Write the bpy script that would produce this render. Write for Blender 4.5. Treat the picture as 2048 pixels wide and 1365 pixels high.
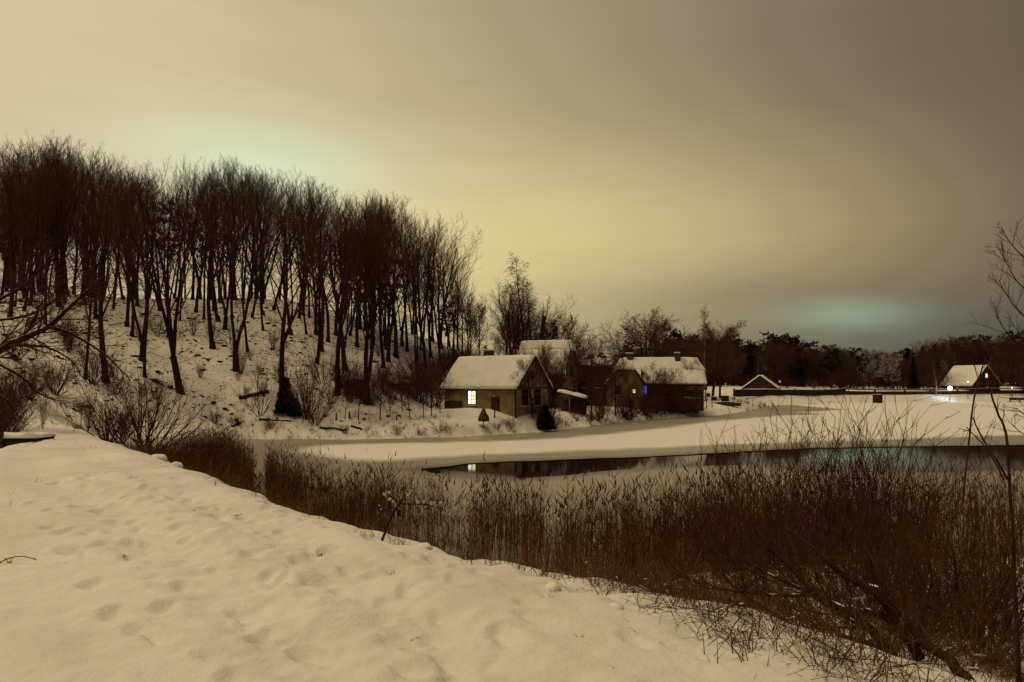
import bpy, math, random
import numpy as np
from mathutils import Vector, Matrix
for o in list(bpy.data.objects): bpy.data.objects.remove(o)
SC = bpy.context.scene
COL = SC.collection
R = math.radians

# ------------------------------------------------------------------ camera
cam = bpy.data.cameras.new('camera'); camo = bpy.data.objects.new('camera', cam); COL.objects.link(camo)
cam.sensor_width = 36; cam.lens = 36 * 1500 / 2048
cam.shift_y = (765 - 682.5) / 2048
cam.clip_start = .05; cam.clip_end = 3000
camo.location = (0, 0, 4.2); camo.rotation_euler = (R(90), 0, 0)
SC.camera = camo

# ------------------------------------------------------------------ sky (low cloud lit by a town), sun, exposure
W = bpy.data.worlds.new('World'); SC.world = W; W.use_nodes = True
nt = W.node_tree; N = nt.nodes; LK = nt.links; N.clear()
def _m(op, a, b=None, c=None):
    n = N.new('ShaderNodeMath'); n.operation = op
    for i, v in enumerate((a, b, c)):
        if v is None: continue
        if isinstance(v, (int, float)): n.inputs[i].default_value = v
        else: LK.new(v, n.inputs[i])
    return n.outputs[0]
geo = N.new('ShaderNodeTexCoord')
sep = N.new('ShaderNodeSeparateXYZ'); LK.new(geo.outputs['Generated'], sep.inputs[0])
dx, dy, dz = sep.outputs
dz = _m('MAXIMUM', dz, 0.0)
az = _m('ARCTAN2', dx, dy); el = _m('ARCSINE', dz)
cn = N.new('ShaderNodeTexNoise'); cn.inputs['Scale'].default_value = 2.2; cn.inputs['Detail'].default_value = 4
mp = N.new('ShaderNodeMapping'); mp.inputs['Scale'].default_value = (1, 1, 3.2); mp.inputs['Rotation'].default_value = (0, .25, .3)
LK.new(geo.outputs['Generated'], mp.inputs[0]); LK.new(mp.outputs[0], cn.inputs[0])
wob = _m('SUBTRACT', cn.outputs['Fac'], .5)
azw = _m('ADD', az, _m('MULTIPLY', wob, .10)); elw = _m('ADD', el, _m('MULTIPLY', wob, .05))
def lobe(a, e, sa, se):
    u = _m('DIVIDE', _m('SUBTRACT', azw, a), sa); v = _m('DIVIDE', _m('SUBTRACT', elw, e), se)
    r = _m('ADD', _m('MULTIPLY', u, u), _m('MULTIPLY', v, v))
    return _m('POWER', 2.718282, _m('MULTIPLY', r, -1.0))
def broad(a, e, p):
    g = (math.sin(a) * math.cos(e), math.cos(a) * math.cos(e), math.sin(e))
    d = _m('ADD', _m('ADD', _m('MULTIPLY', dx, g[0]), _m('MULTIPLY', dy, g[1])), _m('MULTIPLY', dz, g[2]))
    return _m('POWER', _m('MULTIPLY', _m('ADD', d, 1.0), .5), p)
SKY = [(None, (.076, .058, .037)), (broad(-.75, .5, 6.2), (.600, .498, .302)), (lobe(-.02, .17, .40, .16), (.325, .272, .090)),
       (lobe(-.335, .262, .18, .062), (.08, .235, .215)), (lobe(.415, .078, .075, .020), (.080, .165, .118)),
       (lobe(.45, .05, .45, .05), (-.040, -.016, .008)), (lobe(.30, .20, .30, .10), (.120, .078, .045)),
       (lobe(.22, .11, .20, .035), (-.075, -.058, -.012))]
acc = None
for fac, colr in SKY:
    vm = N.new('ShaderNodeVectorMath')
    if fac is None:
        vm.operation = 'ADD'; vm.inputs[0].default_value = colr
    else:
        vm.operation = 'SCALE'; vm.inputs[0].default_value = colr; LK.new(fac, vm.inputs['Scale'])
    if acc is None: acc = vm.outputs[0]
    else:
        ad = N.new('ShaderNodeVectorMath'); ad.operation = 'ADD'; LK.new(acc, ad.inputs[0]); LK.new(vm.outputs[0], ad.inputs[1]); acc = ad.outputs[0]
mo = N.new('ShaderNodeVectorMath'); mo.operation = 'SCALE'; LK.new(acc, mo.inputs[0])
cn2 = N.new('ShaderNodeTexNoise'); cn2.inputs['Scale'].default_value = 5.5; cn2.inputs['Detail'].default_value = 5
mp2 = N.new('ShaderNodeMapping'); mp2.inputs['Scale'].default_value = (1, 1, 5.5); mp2.inputs['Rotation'].default_value = (.12, .2, 0)
LK.new(geo.outputs['Generated'], mp2.inputs[0]); LK.new(mp2.outputs[0], cn2.inputs[0])
LK.new(_m('ADD', _m('ADD', 1.0, _m('MULTIPLY', wob, .26)), _m('MULTIPLY', _m('SUBTRACT', cn2.outputs['Fac'], .5), .13)), mo.inputs['Scale'])
bg = N.new('ShaderNodeBackground'); LK.new(mo.outputs[0], bg.inputs['Color']); bg.inputs['Strength'].default_value = 1.0
nis = N.new('ShaderNodeTexSky'); nis.sky_type = 'NISHITA'; nis.sun_disc = False
SUN_EL, SUN_AZ = 70, 245            # degrees; azimuth from +Y towards +X
nis.sun_elevation = R(SUN_EL); nis.sun_rotation = R(SUN_AZ)
bg2 = N.new('ShaderNodeBackground'); LK.new(nis.outputs[0], bg2.inputs['Color']); bg2.inputs['Strength'].default_value = .002
ads = N.new('ShaderNodeAddShader'); LK.new(bg.outputs[0], ads.inputs[0]); LK.new(bg2.outputs[0], ads.inputs[1])
wo = N.new('ShaderNodeOutputWorld'); LK.new(ads.outputs[0], wo.inputs['Surface'])

sl = bpy.data.lights.new('sun', 'SUN'); so = bpy.data.objects.new('sun', sl); COL.objects.link(so)
sl.energy = 1.5; sl.angle = R(50); sl.color = (1.0, .735, .395)
sd = Vector((math.sin(R(SUN_AZ)) * math.cos(R(SUN_EL)), math.cos(R(SUN_AZ)) * math.cos(R(SUN_EL)), math.sin(R(SUN_EL))))
so.rotation_euler = sd.to_track_quat('Z', 'Y').to_euler(); so.location = (-20, -20, 40)
vs = SC.view_settings
vs.view_transform = 'Standard'; vs.look = 'None'; vs.exposure = 0; vs.gamma = 1; vs.use_curve_mapping = False

# ------------------------------------------------------------------ materials
def material(name, col, rough=.9, spec=.2, noise=None, bump=None, emit=None, snow=None, attr=None):
    """col: base colour; noise=(scale, colour2, detail); bump=(scale, strength); snow=(lowest normal z, softness, patch scale)"""
    m = bpy.data.materials.new(name); m.use_nodes = True
    t = m.node_tree; b = t.nodes['Principled BSDF']
    b.inputs['Roughness'].default_value = rough; b.inputs['Specular IOR Level'].default_value = spec
    tc = t.nodes.new('ShaderNodeTexCoord')
    src = None
    rgb = t.nodes.new('ShaderNodeRGB'); rgb.outputs[0].default_value = (*col, 1); src = rgb.outputs[0]
    if noise:
        n = t.nodes.new('ShaderNodeTexNoise'); n.inputs['Scale'].default_value = noise[0]; n.inputs['Detail'].default_value = noise[2] if len(noise) > 2 else 5
        t.links.new(tc.outputs['Object'], n.inputs[0])
        cr = t.nodes.new('ShaderNodeMapRange'); cr.inputs['From Min'].default_value = .35; cr.inputs['From Max'].default_value = .65
        t.links.new(n.outputs['Fac'], cr.inputs['Value'])
        mx = t.nodes.new('ShaderNodeMix'); mx.data_type = 'RGBA'
        t.links.new(cr.outputs[0], mx.inputs['Factor']); t.links.new(src, mx.inputs[6]); mx.inputs[7].default_value = (*noise[1], 1)
        src = mx.outputs[2]
    if snow:
        g = t.nodes.new('ShaderNodeNewGeometry'); sx = t.nodes.new('ShaderNodeSeparateXYZ'); t.links.new(g.outputs['Normal'], sx.inputs[0])
        n = t.nodes.new('ShaderNodeTexNoise'); n.inputs['Scale'].default_value = snow[2]; n.inputs['Detail'].default_value = 3
        t.links.new(g.outputs['Position'], n.inputs[0])
        ad = t.nodes.new('ShaderNodeMath'); ad.operation = 'MULTIPLY_ADD'; t.links.new(n.outputs['Fac'], ad.inputs[0]); ad.inputs[1].default_value = 1.1; t.links.new(sx.outputs[2], ad.inputs[2])
        mr = t.nodes.new('ShaderNodeMapRange'); mr.inputs['From Min'].default_value = snow[0] + .55; mr.inputs['From Max'].default_value = snow[0] + .55 + snow[1]
        t.links.new(ad.outputs[0], mr.inputs['Value'])
        mx = t.nodes.new('ShaderNodeMix'); mx.data_type = 'RGBA'
        t.links.new(mr.outputs[0], mx.inputs['Factor']); t.links.new(src, mx.inputs[6]); mx.inputs[7].default_value = (.80, .79, .77, 1)
        src = mx.outputs[2]
    t.links.new(src, b.inputs['Base Color'])
    if bump:
        n = t.nodes.new('ShaderNodeTexNoise'); n.inputs['Scale'].default_value = bump[0]; n.inputs['Detail'].default_value = 6
        t.links.new(tc.outputs['Object'], n.inputs[0])
        bp = t.nodes.new('ShaderNodeBump'); bp.inputs['Strength'].default_value = bump[1]; bp.inputs['Distance'].default_value = .05
        t.links.new(n.outputs['Fac'], bp.inputs['Height']); t.links.new(bp.outputs[0], b.inputs['Normal'])
    if emit:
        b.inputs['Emission Color'].default_value = (*emit[0], 1); b.inputs['Emission Strength'].default_value = emit[1]
    return m
M = {}
M['snow'] = material('snow', (.82, .81, .79), .85, .25, noise=(1.3, (.78, .765, .74), 6), bump=(14, .25))
M['roof_snow'] = material('roof_snow', (.80, .79, .77), .85, .2, noise=(1.1, (.72, .70, .67), 5), bump=(6, .35))
M['bark'] = material('bark', (.046, .025, .012), .95, .1, noise=(5, (.022, .012, .006), 4))
M['bark_snow'] = material('bark_snow', (.048, .026, .013), .95, .1, noise=(6, (.022, .012, .006), 4), snow=(.62, .35, 2.5))
M['twig'] = material('twig', (.086, .042, .018), .95, .08)
M['twig_red'] = material('twig_red', (.090, .037, .012), .9, .1, noise=(3, (.045, .019, .007), 2))
M['twig_frost'] = material('twig_frost', (.075, .055, .038), .9, .1, snow=(.35, .3, 1.5))
M['birch'] = material('birch', (.42, .39, .34), .9, .1, noise=(3.0, (.05, .04, .03), 5))
M['needles'] = material('needles', (.020, .026, .013), .9, .08, noise=(1.5, (.012, .015, .008), 3))
M['needles_snow'] = material('needles_snow', (.020, .026, .014), .9, .08, snow=(.62, .25, 2.0))
M['reed'] = material('reed', (.125, .046, .011), .9, .1, noise=(1.6, (.036, .014, .004), 6))
M['grass'] = material('grass', (.17, .10, .042), .9, .1, noise=(1.3, (.07, .04, .016), 3))
M['litter'] = material('litter', (.060, .036, .018), .95, .05)
M['wood_dark'] = material('wood_dark', (.055, .036, .022), .9, .1, noise=(7, (.028, .018, .011), 5), bump=(20, .3))
M['wood_pale'] = material('wood_pale', (.26, .19, .11), .9, .1, noise=(4, (.16, .11, .06), 5), bump=(15, .3))
M['render_wall'] = material('render_wall', (.33, .25, .125), .95, .1, noise=(1.6, (.20, .145, .07), 6), bump=(12, .3))
M['render_yellow'] = material('render_yellow', (.30, .25, .11), .9, .1, noise=(2, (.22, .18, .08), 5))
M['brick'] = material('brick', (.12, .065, .04), .95, .1, noise=(6, (.07, .04, .026), 5), bump=(25, .4))
M['board_wall'] = material('board_wall', (.075, .048, .026), .95, .1, noise=(3, (.042, .027, .015), 6), bump=(18, .3))
M['white_paint'] = material('white_paint', (.30, .26, .20), .8, .2, noise=(3, (.2, .17, .12), 4))
M['red_board'] = material('red_board', (.16, .045, .022), .9, .1, noise=(3, (.10, .03, .016), 4))
M['roof_tile'] = material('roof_tile', (.06, .042, .032), .9, .15, noise=(5, (.035, .025, .02), 4))
M['glass'] = material('glass', (.012, .012, .012), .12, .5)
M['stone'] = material('stone', (.12, .10, .08), .95, .1, noise=(4, (.06, .05, .04), 5), bump=(9, .5), snow=(.45, .2, 1.5))
M['metal_dark'] = material('metal_dark', (.03, .03, .03), .5, .4)
M['lit_warm'] = material('lit_warm', (.2, .2, .2), .8, .0, emit=((1.0, .80, .38), 1.5))
M['lit_white'] = material('lit_white', (.2, .2, .2), .8, .0, emit=((.93, 1.0, .95), 1.6))
M['lit_blue'] = material('lit_blue', (.05, .05, .1), .8, .0, emit=((.07, .12, .75), .9))
M['lit_far'] = material('lit_far', (.2, .2, .2), .8, .0, emit=((.85, 1.0, .72), 1.5))
M['lamp'] = material('lamp', (.2, .2, .2), .8, .0, emit=((.72, .95, 1.0), 42))
M['lamp_small'] = material('lamp_small', (.2, .2, .2), .8, .0, emit=((.80, 1.0, .75), 6))
M['glow_streak'] = material('glow_streak', (.2, .2, .2), .8, .0, emit=((.55, .68, .62), .5))  # faint glow imitating a lamplit streak on the steep house's gable wall
M['globe'] = material('globe', (.62, .58, .48), .3, .4)
M['straw'] = material('straw', (.11, .07, .034), .95, .05, noise=(9, (.06, .038, .02), 4), snow=(.55, .25, 1.5))

def ground_material():
    m = material('snow_ground', (.83, .82, .80), .85, .22)
    t = m.node_tree; b = t.nodes['Principled BSDF']; nn = t.nodes; lk = t.links
    g = nn.new('ShaderNodeNewGeometry')
    n1 = nn.new('ShaderNodeTexNoise'); n1.inputs['Scale'].default_value = .55; n1.inputs['Detail'].default_value = 7; lk.new(g.outputs['Position'], n1.inputs[0])
    mr = nn.new('ShaderNodeMapRange'); mr.inputs['From Min'].default_value = .35; mr.inputs['From Max'].default_value = .68; lk.new(n1.outputs['Fac'], mr.inputs['Value'])
    mx = nn.new('ShaderNodeMix'); mx.data_type = 'RGBA'; lk.new(mr.outputs[0], mx.inputs['Factor'])
    mx.inputs[6].default_value = (.84, .83, .81, 1); mx.inputs[7].default_value = (.72, .69, .645, 1)
    # litter showing through: dead leaves and grass poking out, mostly on the wooded hill
    at = nn.new('ShaderNodeAttribute'); at.attribute_name = 'litter'
    n2 = nn.new('ShaderNodeTexNoise'); n2.inputs['Scale'].default_value = 4.2; n2.inputs['Detail'].default_value = 5; n2.inputs['Roughness'].default_value = .62; lk.new(g.outputs['Position'], n2.inputs[0])
    ad = nn.new('ShaderNodeMath'); ad.operation = 'MULTIPLY_ADD'; lk.new(at.outputs['Fac'], ad.inputs[0]); ad.inputs[1].default_value = .16; lk.new(n2.outputs['Fac'], ad.inputs[2])
    n4 = nn.new('ShaderNodeTexNoise'); n4.inputs['Scale'].default_value = .28; n4.inputs['Detail'].default_value = 3; lk.new(g.outputs['Position'], n4.inputs[0])
    ad2 = nn.new('ShaderNodeMath'); ad2.operation = 'MULTIPLY_ADD'; lk.new(n4.outputs['Fac'], ad2.inputs[0]); ad2.inputs[1].default_value = .42; lk.new(ad.outputs[0], ad2.inputs[2]); ad = ad2
    m2 = nn.new('ShaderNodeMapRange'); m2.inputs['From Min'].default_value = .95; m2.inputs['From Max'].default_value = 1.03; lk.new(ad.outputs[0], m2.inputs['Value'])
    mz = nn.new('ShaderNodeMix'); mz.data_type = 'RGBA'; lk.new(m2.outputs[0], mz.inputs['Factor']); lk.new(mx.outputs[2], mz.inputs[6]); mz.inputs[7].default_value = (.10, .062, .032, 1)
    lk.new(mz.outputs[2], b.inputs['Base Color'])
    n3 = nn.new('ShaderNodeTexNoise'); n3.inputs['Scale'].default_value = 7; n3.inputs['Detail'].default_value = 9; n3.inputs['Roughness'].default_value = .6; lk.new(g.outputs['Position'], n3.inputs[0])
    bp = nn.new('ShaderNodeBump'); bp.inputs['Strength'].default_value = .5; bp.inputs['Distance'].default_value = .06
    n5 = nn.new('ShaderNodeTexNoise'); n5.inputs['Scale'].default_value = 55; n5.inputs['Detail'].default_value = 4; lk.new(g.outputs['Position'], n5.inputs[0])
    b5 = nn.new('ShaderNodeBump'); b5.inputs['Strength'].default_value = .35; b5.inputs['Distance'].default_value = .012; lk.new(n5.outputs['Fac'], b5.inputs['Height']); lk.new(bp.outputs[0], b5.inputs['Normal'])
    lk.new(n3.outputs['Fac'], bp.inputs['Height']); lk.new(b5.outputs[0], b.inputs['Normal'])
    return m
M['ground'] = ground_material()

def ice_material():
    m = material('pond_ice', (.4, .36, .3), .5, .3)
    t = m.node_tree; b = t.nodes['Principled BSDF']; nn = t.nodes; lk = t.links
    g = nn.new('ShaderNodeNewGeometry'); at = nn.new('ShaderNodeAttribute'); at.attribute_name = 'snow_edge'
    n1 = nn.new('ShaderNodeTexNoise'); n1.inputs['Scale'].default_value = .35; n1.inputs['Detail'].default_value = 6; lk.new(g.outputs['Position'], n1.inputs[0])
    ad = nn.new('ShaderNodeMath'); ad.operation = 'MULTIPLY_ADD'; lk.new(n1.outputs['Fac'], ad.inputs[0]); ad.inputs[1].default_value = 2.4; lk.new(at.outputs['Fac'], ad.inputs[2])
    mr = nn.new('ShaderNodeMapRange'); mr.interpolation_type = 'SMOOTHSTEP'; mr.inputs['From Min'].default_value = .0; mr.inputs['From Max'].default_value = 2.6; lk.new(ad.outputs[0], mr.inputs['Value'])
    n2 = nn.new('ShaderNodeTexNoise'); n2.inputs['Scale'].default_value = .12; n2.inputs['Detail'].default_value = 5; lk.new(g.outputs['Position'], n2.inputs[0])
    mi = nn.new('ShaderNodeMix'); mi.data_type = 'RGBA'; lk.new(n2.outputs['Fac'], mi.inputs['Factor']); mi.inputs[6].default_value = (.26, .235, .20, 1); mi.inputs[7].default_value = (.40, .365, .31, 1)
    mx = nn.new('ShaderNodeMix'); mx.data_type = 'RGBA'; lk.new(mr.outputs[0], mx.inputs['Factor']); lk.new(mi.outputs[2], mx.inputs[6]); mx.inputs[7].default_value = (.82, .81, .79, 1)
    aw = nn.new('ShaderNodeAttribute'); aw.attribute_name = 'water_edge'
    aa = nn.new('ShaderNodeMath'); aa.operation = 'MULTIPLY_ADD'; lk.new(n1.outputs['Fac'], aa.inputs[0]); aa.inputs[1].default_value = 1.6; lk.new(aw.outputs['Fac'], aa.inputs[2])
    wr = nn.new('ShaderNodeMapRange'); wr.interpolation_type = 'SMOOTHSTEP'; wr.inputs['From Min'].default_value = .6; wr.inputs['From Max'].default_value = 2.6; lk.new(aa.outputs[0], wr.inputs['Value'])
    mw = nn.new('ShaderNodeMix'); mw.data_type = 'RGBA'; lk.new(wr.outputs[0], mw.inputs['Factor']); mw.inputs[6].default_value = (.15, .125, .10, 1); lk.new(mx.outputs[2], mw.inputs[7])
    lk.new(mw.outputs[2], b.inputs['Base Color'])
    rr = nn.new('ShaderNodeMapRange'); rr.inputs['To Min'].default_value = .42; rr.inputs['To Max'].default_value = .9; lk.new(mr.outputs[0], rr.inputs['Value']); lk.new(rr.outputs[0], b.inputs['Roughness'])
    return m
M['ice'] = ice_material()
M['water'] = material('water', (.010, .008, .006), .045, .5); M['water'].node_tree.nodes['Principled BSDF'].inputs['IOR'].default_value = 1.33

# ------------------------------------------------------------------ helpers
def np_mesh(name, V, quads=None, tris=None, smooth=False):
    V = np.asarray(V, np.float32).reshape(-1, 3)
    parts = []; starts = []; off = 0
    for f, k in ((quads, 4), (tris, 3)):
        if f is None or len(f) == 0: continue
        f = np.asarray(f, np.int32).reshape(-1, k); parts.append(f.ravel()); starts.append(off + np.arange(len(f), dtype=np.int32) * k); off += f.size
    L = np.concatenate(parts); S = np.concatenate(starts)
    me = bpy.data.meshes.new(name)
    me.vertices.add(len(V)); me.vertices.foreach_set('co', V.ravel())
    me.loops.add(len(L)); me.loops.foreach_set('vertex_index', L)
    me.polygons.add(len(S)); me.polygons.foreach_set('loop_start', S)
    if smooth: me.polygons.foreach_set('use_smooth', np.ones(len(S), bool))
    me.update(calc_edges=True)
    return me
def link(name, me, mat=None, parent=None, loc=(0, 0, 0)):
    o = bpy.data.objects.new(name, me); COL.objects.link(o); o.parent = parent; o.location = loc
    if mat is not None and not me.materials: me.materials.append(M[mat] if isinstance(mat, str) else mat)
    return o
def tag(o, label=None, cat=None, group=None, kind=None):
    if label: o['label'] = label
    if cat: o['category'] = cat
    if group: o['group'] = group
    if kind: o['kind'] = kind
    return o
def thing(name, label, cat, loc=(0, 0, 0), rz=0, group=None, scale=1):
    o = bpy.data.objects.new(name, None); COL.objects.link(o); o.empty_display_size = .3
    o.location = loc; o.rotation_euler = (0, 0, rz)
    o.scale = scale if isinstance(scale, (tuple, list)) else (scale,) * 3
    return tag(o, label, cat, group)
def dup(root, loc, rz, scale=1, label=None, group=None, tilt=None):
    r = root.copy(); COL.objects.link(r); r.location = loc; r.rotation_euler = (tilt[0] if tilt else 0, tilt[1] if tilt else 0, rz)
    r.scale = scale if isinstance(scale, (tuple, list)) else (scale,) * 3
    if label: r['label'] = label
    if group: r['group'] = group
    elif 'group' in r: del r['group']
    for ch in KIDS[root.name]:
        c = ch.copy(); COL.objects.link(c); c.parent = r
    return r
KIDS = {}
class Geo:
    """collects boxes, prisms and loose polygons into one mesh"""
    def __init__(s): s.v = []; s.q = []; s.t = []
    def poly(s, pts):
        i = len(s.v); s.v += [tuple(p) for p in pts]
        if len(pts) == 4: s.q.append((i, i + 1, i + 2, i + 3))
        else:
            for k in range(1, len(pts) - 1): s.t.append((i, i + k, i + k + 1))
    def box(s, a, b, M4=None):
        (x0, y0, z0), (x1, y1, z1) = a, b
        c = [(x0, y0, z0), (x1, y0, z0), (x1, y1, z0), (x0, y1, z0), (x0, y0, z1), (x1, y0, z1), (x1, y1, z1), (x0, y1, z1)]
        if M4 is not None: c = [tuple(M4 @ Vector(p)) for p in c]
        i = len(s.v); s.v += c
        s.q += [(i, i + 3, i + 2, i + 1), (i + 4, i + 5, i + 6, i + 7), (i, i + 1, i + 5, i + 4), (i + 1, i + 2, i + 6, i + 5), (i + 2, i + 3, i + 7, i + 6), (i + 3, i, i + 4, i + 7)]
    def prism(s, top, off):
        """closed slab: polygon 'top' and the same polygon moved by off"""
        top = [Vector(p) for p in top]; bot = [p + Vector(off) for p in top]; n = len(top)
        s.poly(top); s.poly(list(reversed(bot)))
        for k in range(n): s.poly([top[(k + 1) % n], top[k], bot[k], bot[(k + 1) % n]])
    def build(s, name, mat, parent=None, smooth=False): return link(name, np_mesh(name, s.v, s.q, s.t, smooth), mat, parent)
def tubes(chains, sides):
    """chains: list of (points, radii) -> verts, quads"""
    by = {}
    for p, r in chains: by.setdefault(len(p), []).append((p, r))
    Vs = []; Qs = []; off = 0
    for n, lst in by.items():
        P = np.array([c[0] for c in lst], float); Rr = np.array([c[1] for c in lst], float); m = len(P)
        T = np.gradient(P, axis=1); T /= np.linalg.norm(T, axis=2, keepdims=True) + 1e-9
        mean = T.mean(1); ref = np.where((np.abs(mean[:, 2]) > .8)[:, None], np.array([1., 0, 0]), np.array([0, 0, 1.]))[:, None, :]
        U = np.cross(T, np.broadcast_to(ref, T.shape)); U /= np.linalg.norm(U, axis=2, keepdims=True) + 1e-9; Vv = np.cross(T, U)
        a = np.arange(sides) * 2 * np.pi / sides
        ring = P[:, :, None, :] + Rr[:, :, None, None] * (U[:, :, None, :] * np.cos(a)[None, None, :, None] + Vv[:, :, None, :] * np.sin(a)[None, None, :, None])
        Vs.append(ring.reshape(-1, 3))
        idx = off + np.arange(m * n * sides).reshape(m, n, sides)
        A = idx[:, :-1, :]; B = np.roll(A, -1, 2); Cc = idx[:, 1:, :]; Dd = np.roll(Cc, -1, 2)
        Qs.append(np.stack([A, Cc, Dd, B], -1).reshape(-1, 4)); off += m * n * sides
    return np.concatenate(Vs), np.concatenate(Qs)
def tube_mesh(name, groups, smooth=False):
    """groups: list of (chains, sides)"""
    Vs = []; Qs = []; off = 0
    for ch, s in groups:
        if not ch: continue
        v, q = tubes(ch, s); Vs.append(v); Qs.append(q + off); off += len(v)
    return np_mesh(name, np.concatenate(Vs), np.concatenate(Qs), None, smooth)
def unit(v): return v / (np.linalg.norm(v) + 1e-12)
def perp(d, az):
    a = np.array([0, 0, 1.]) if abs(d[2]) < .95 else np.array([1., 0, 0])
    u = unit(np.cross(d, a)); v = np.cross(d, u)
    return u * math.cos(az) + v * math.sin(az)
def lumps(centres, radii, rng, squash=.7):
    """little irregular octahedral-ish snow lumps"""
    base = []
    for la, n in ((90, 1), (35, 6), (-25, 6), (-90, 1)):
        for k in range(n): base.append((math.cos(R(la)) * math.cos(2 * math.pi * k / n + la), math.cos(R(la)) * math.sin(2 * math.pi * k / n + la), math.sin(R(la))))
    base = np.array(base); T = []
    for k in range(6):
        j = (k + 1) % 6
        T += [(0, 1 + k, 1 + j), (1 + k, 7 + k, 1 + j), (1 + j, 7 + k, 7 + j), (13, 7 + j, 7 + k)]
    T = np.array(T); m = len(centres)
    V = base[None] * (1 + rng.uniform(-.28, .28, (m, len(base), 1))) * np.asarray(radii)[:, None, None] * np.array([1, 1, squash]) + np.asarray(centres)[:, None, :]
    return V.reshape(-1, 3), (T[None] + (np.arange(m) * len(base))[:, None, None]).reshape(-1, 3)

# ------------------------------------------------------------------ lie of the land
F=1500.0; HZ=765.0; CX=1024.0; CAMZ=4.2
def sstep(a,b,x):
    t=np.clip((x-a)/(b-a),0,1); return t*t*(3-2*t)
def _hash(ix,iy,seed):
    n=(ix*374761393+iy*668265263+seed*1442695041)&0xffffffff
    n=((n^(n>>13))*1274126177)&0xffffffff
    return ((n^(n>>16))&0xffff)/65535.0
def vnoise(x,y,seed=0):
    xi=np.floor(x).astype(np.int64); yi=np.floor(y).astype(np.int64)
    fx=x-xi; fy=y-yi; fx=fx*fx*(3-2*fx); fy=fy*fy*(3-2*fy)
    a=_hash(xi,yi,seed);b=_hash(xi+1,yi,seed);c=_hash(xi,yi+1,seed);d=_hash(xi+1,yi+1,seed)
    return (a*(1-fx)+b*fx)*(1-fy)+(c*(1-fx)+d*fx)*fy-0.5
def sdpoly(P,x,y):
    """signed distance to a polygon, positive inside"""
    d=np.full(np.shape(x),1e18); ins=np.zeros(np.shape(x),bool); n=len(P)
    for i in range(n):
        ax,ay=P[i]; bx,by=P[(i+1)%n]; ex,ey=bx-ax,by-ay
        t=np.clip(((x-ax)*ex+(y-ay)*ey)/(ex*ex+ey*ey),0,1)
        d=np.minimum(d,(x-ax-t*ex)**2+(y-ay-t*ey)**2)
        if ay!=by:
            c=((ay>y)!=(by>y))&(x<(bx-ax)*(y-ay)/(by-ay)+ax); ins^=c
    d=np.sqrt(d); return np.where(ins,d,-d)
def gp(px,py,z=0.0):
    """pixel of the photograph -> point on the level z"""
    D=F*(CAMZ-z)/(py-HZ); return ((px-CX)/F*D,D)
POND=[(60,24),(30,21),(16,18.6),(8,17),(1,15),(-4,18.3),(-8.4,24),(-13.6,32),(-17.5,38),(-19,44),(-19.6,52),
 (-19.2,54.8),(-11.8,54.8),(-4.7,56.8),(1,61),(3.2,63),(8,71),(11.9,78.7),(17.6,86),(26,94),(36,112),(46,134),(69,153),
 (113,166),(150,172),(175,110),(110,36)]
TOE=[(-25,37),(-23.5,47),(-20.5,56.2),(-12,57.2),(-8.6,60),(-7.4,66),(-5,72),(1,78),(6,88),(8,104),(-2,134),(-40,164),(-110,170),(-150,120),(-120,50),(-70,28),(-40,31)]
E0=(1.43,4.5)
def emb_s(x,y): return (x-E0[0])*.8+(y-E0[1])*.6
def emb_t(x,y): return -(x-E0[0])*.6+(y-E0[1])*.8
def height(x,y,fine=True):
    x=np.asarray(x,float); y=np.asarray(y,float)
    d=-sdpoly(POND,x,y)+0.9*vnoise(x*.45,y*.45,3)+.3*vnoise(x*1.7,y*1.7,4)
    s=emb_s(x,y); t=emb_t(x,y)
    base=.55*sstep(0,2.2,d)+.55*sstep(1,6,d)+.028*np.clip(d,0,30)+.35*sstep(6,22,d)
    shelf=.35*sstep(0,1.2,d)+.075*np.clip(d,0,12)
    near=sstep(26,20,y)*sstep(-6,0,x)
    base=base*(1-near)+shelf*near
    base=base+1.1*sstep(80,150,y)*sstep(1,9,d)*sstep(20,50,x)
    base=base+.75*np.exp(-((x+1)**2+(y-66)**2)/46.)*sstep(.3,2.6,d)
    e1=np.interp(s,[-.6,-.1,.5,1.2,2.6,4.4,7,10,25],[2.6,2.57,2.46,2.3,1.86,1.32,.85,.55,-2])
    e2=np.interp(s,[-.9,-.4,.1,.7,1.6,2.8,4.2,25],[2.6,2.54,2.36,2.0,1.3,.7,.4,-2])
    wt=sstep(2.2,7.5,t); e=e1*(1-wt)+e2*wt
    sl=np.interp(t,[0,15,18,22,30,36,48],[-3.6,-3.3,-2.9,-2.1,-1.3,-1.3,-3])
    e=np.where(s<sl,2.6-1.9*sstep(0,2.4,sl-s),e)
    e=np.where(t>60,-5,e)
    k=.25
    m=np.maximum(base,e); m=m+k*np.exp(-np.abs(base-e)/k)*.4
    di=np.clip(sdpoly(TOE,x,y),0,70)
    q=np.clip(di/44,0,1)
    hs=np.interp(x,[-75,-50,-34,-22,-12,0],[.72,.79,.86,.93,.97,1.0])
    m=m+15.2*hs*(1.18*q+.32*q*q-.5*q**3)
    if fine is not None:
        m=m+.5*vnoise(x*.09,y*.09,5)*sstep(3,25,di)*2
        m=m+.16*vnoise(x*.5,y*.5,6)*(1-.72*((s>-3.6)&(s<.3)&(t>-20)&(t<45)))
        m=m+.035*vnoise(x*1.9+3,y*1.9,7)+.022*vnoise(x*5.1,y*5.1,8)
    bed=-.12-.3*np.clip(-d,0,3)
    w=sstep(-.25,1.5,d)
    return bed*(1-w)+m*w
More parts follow.
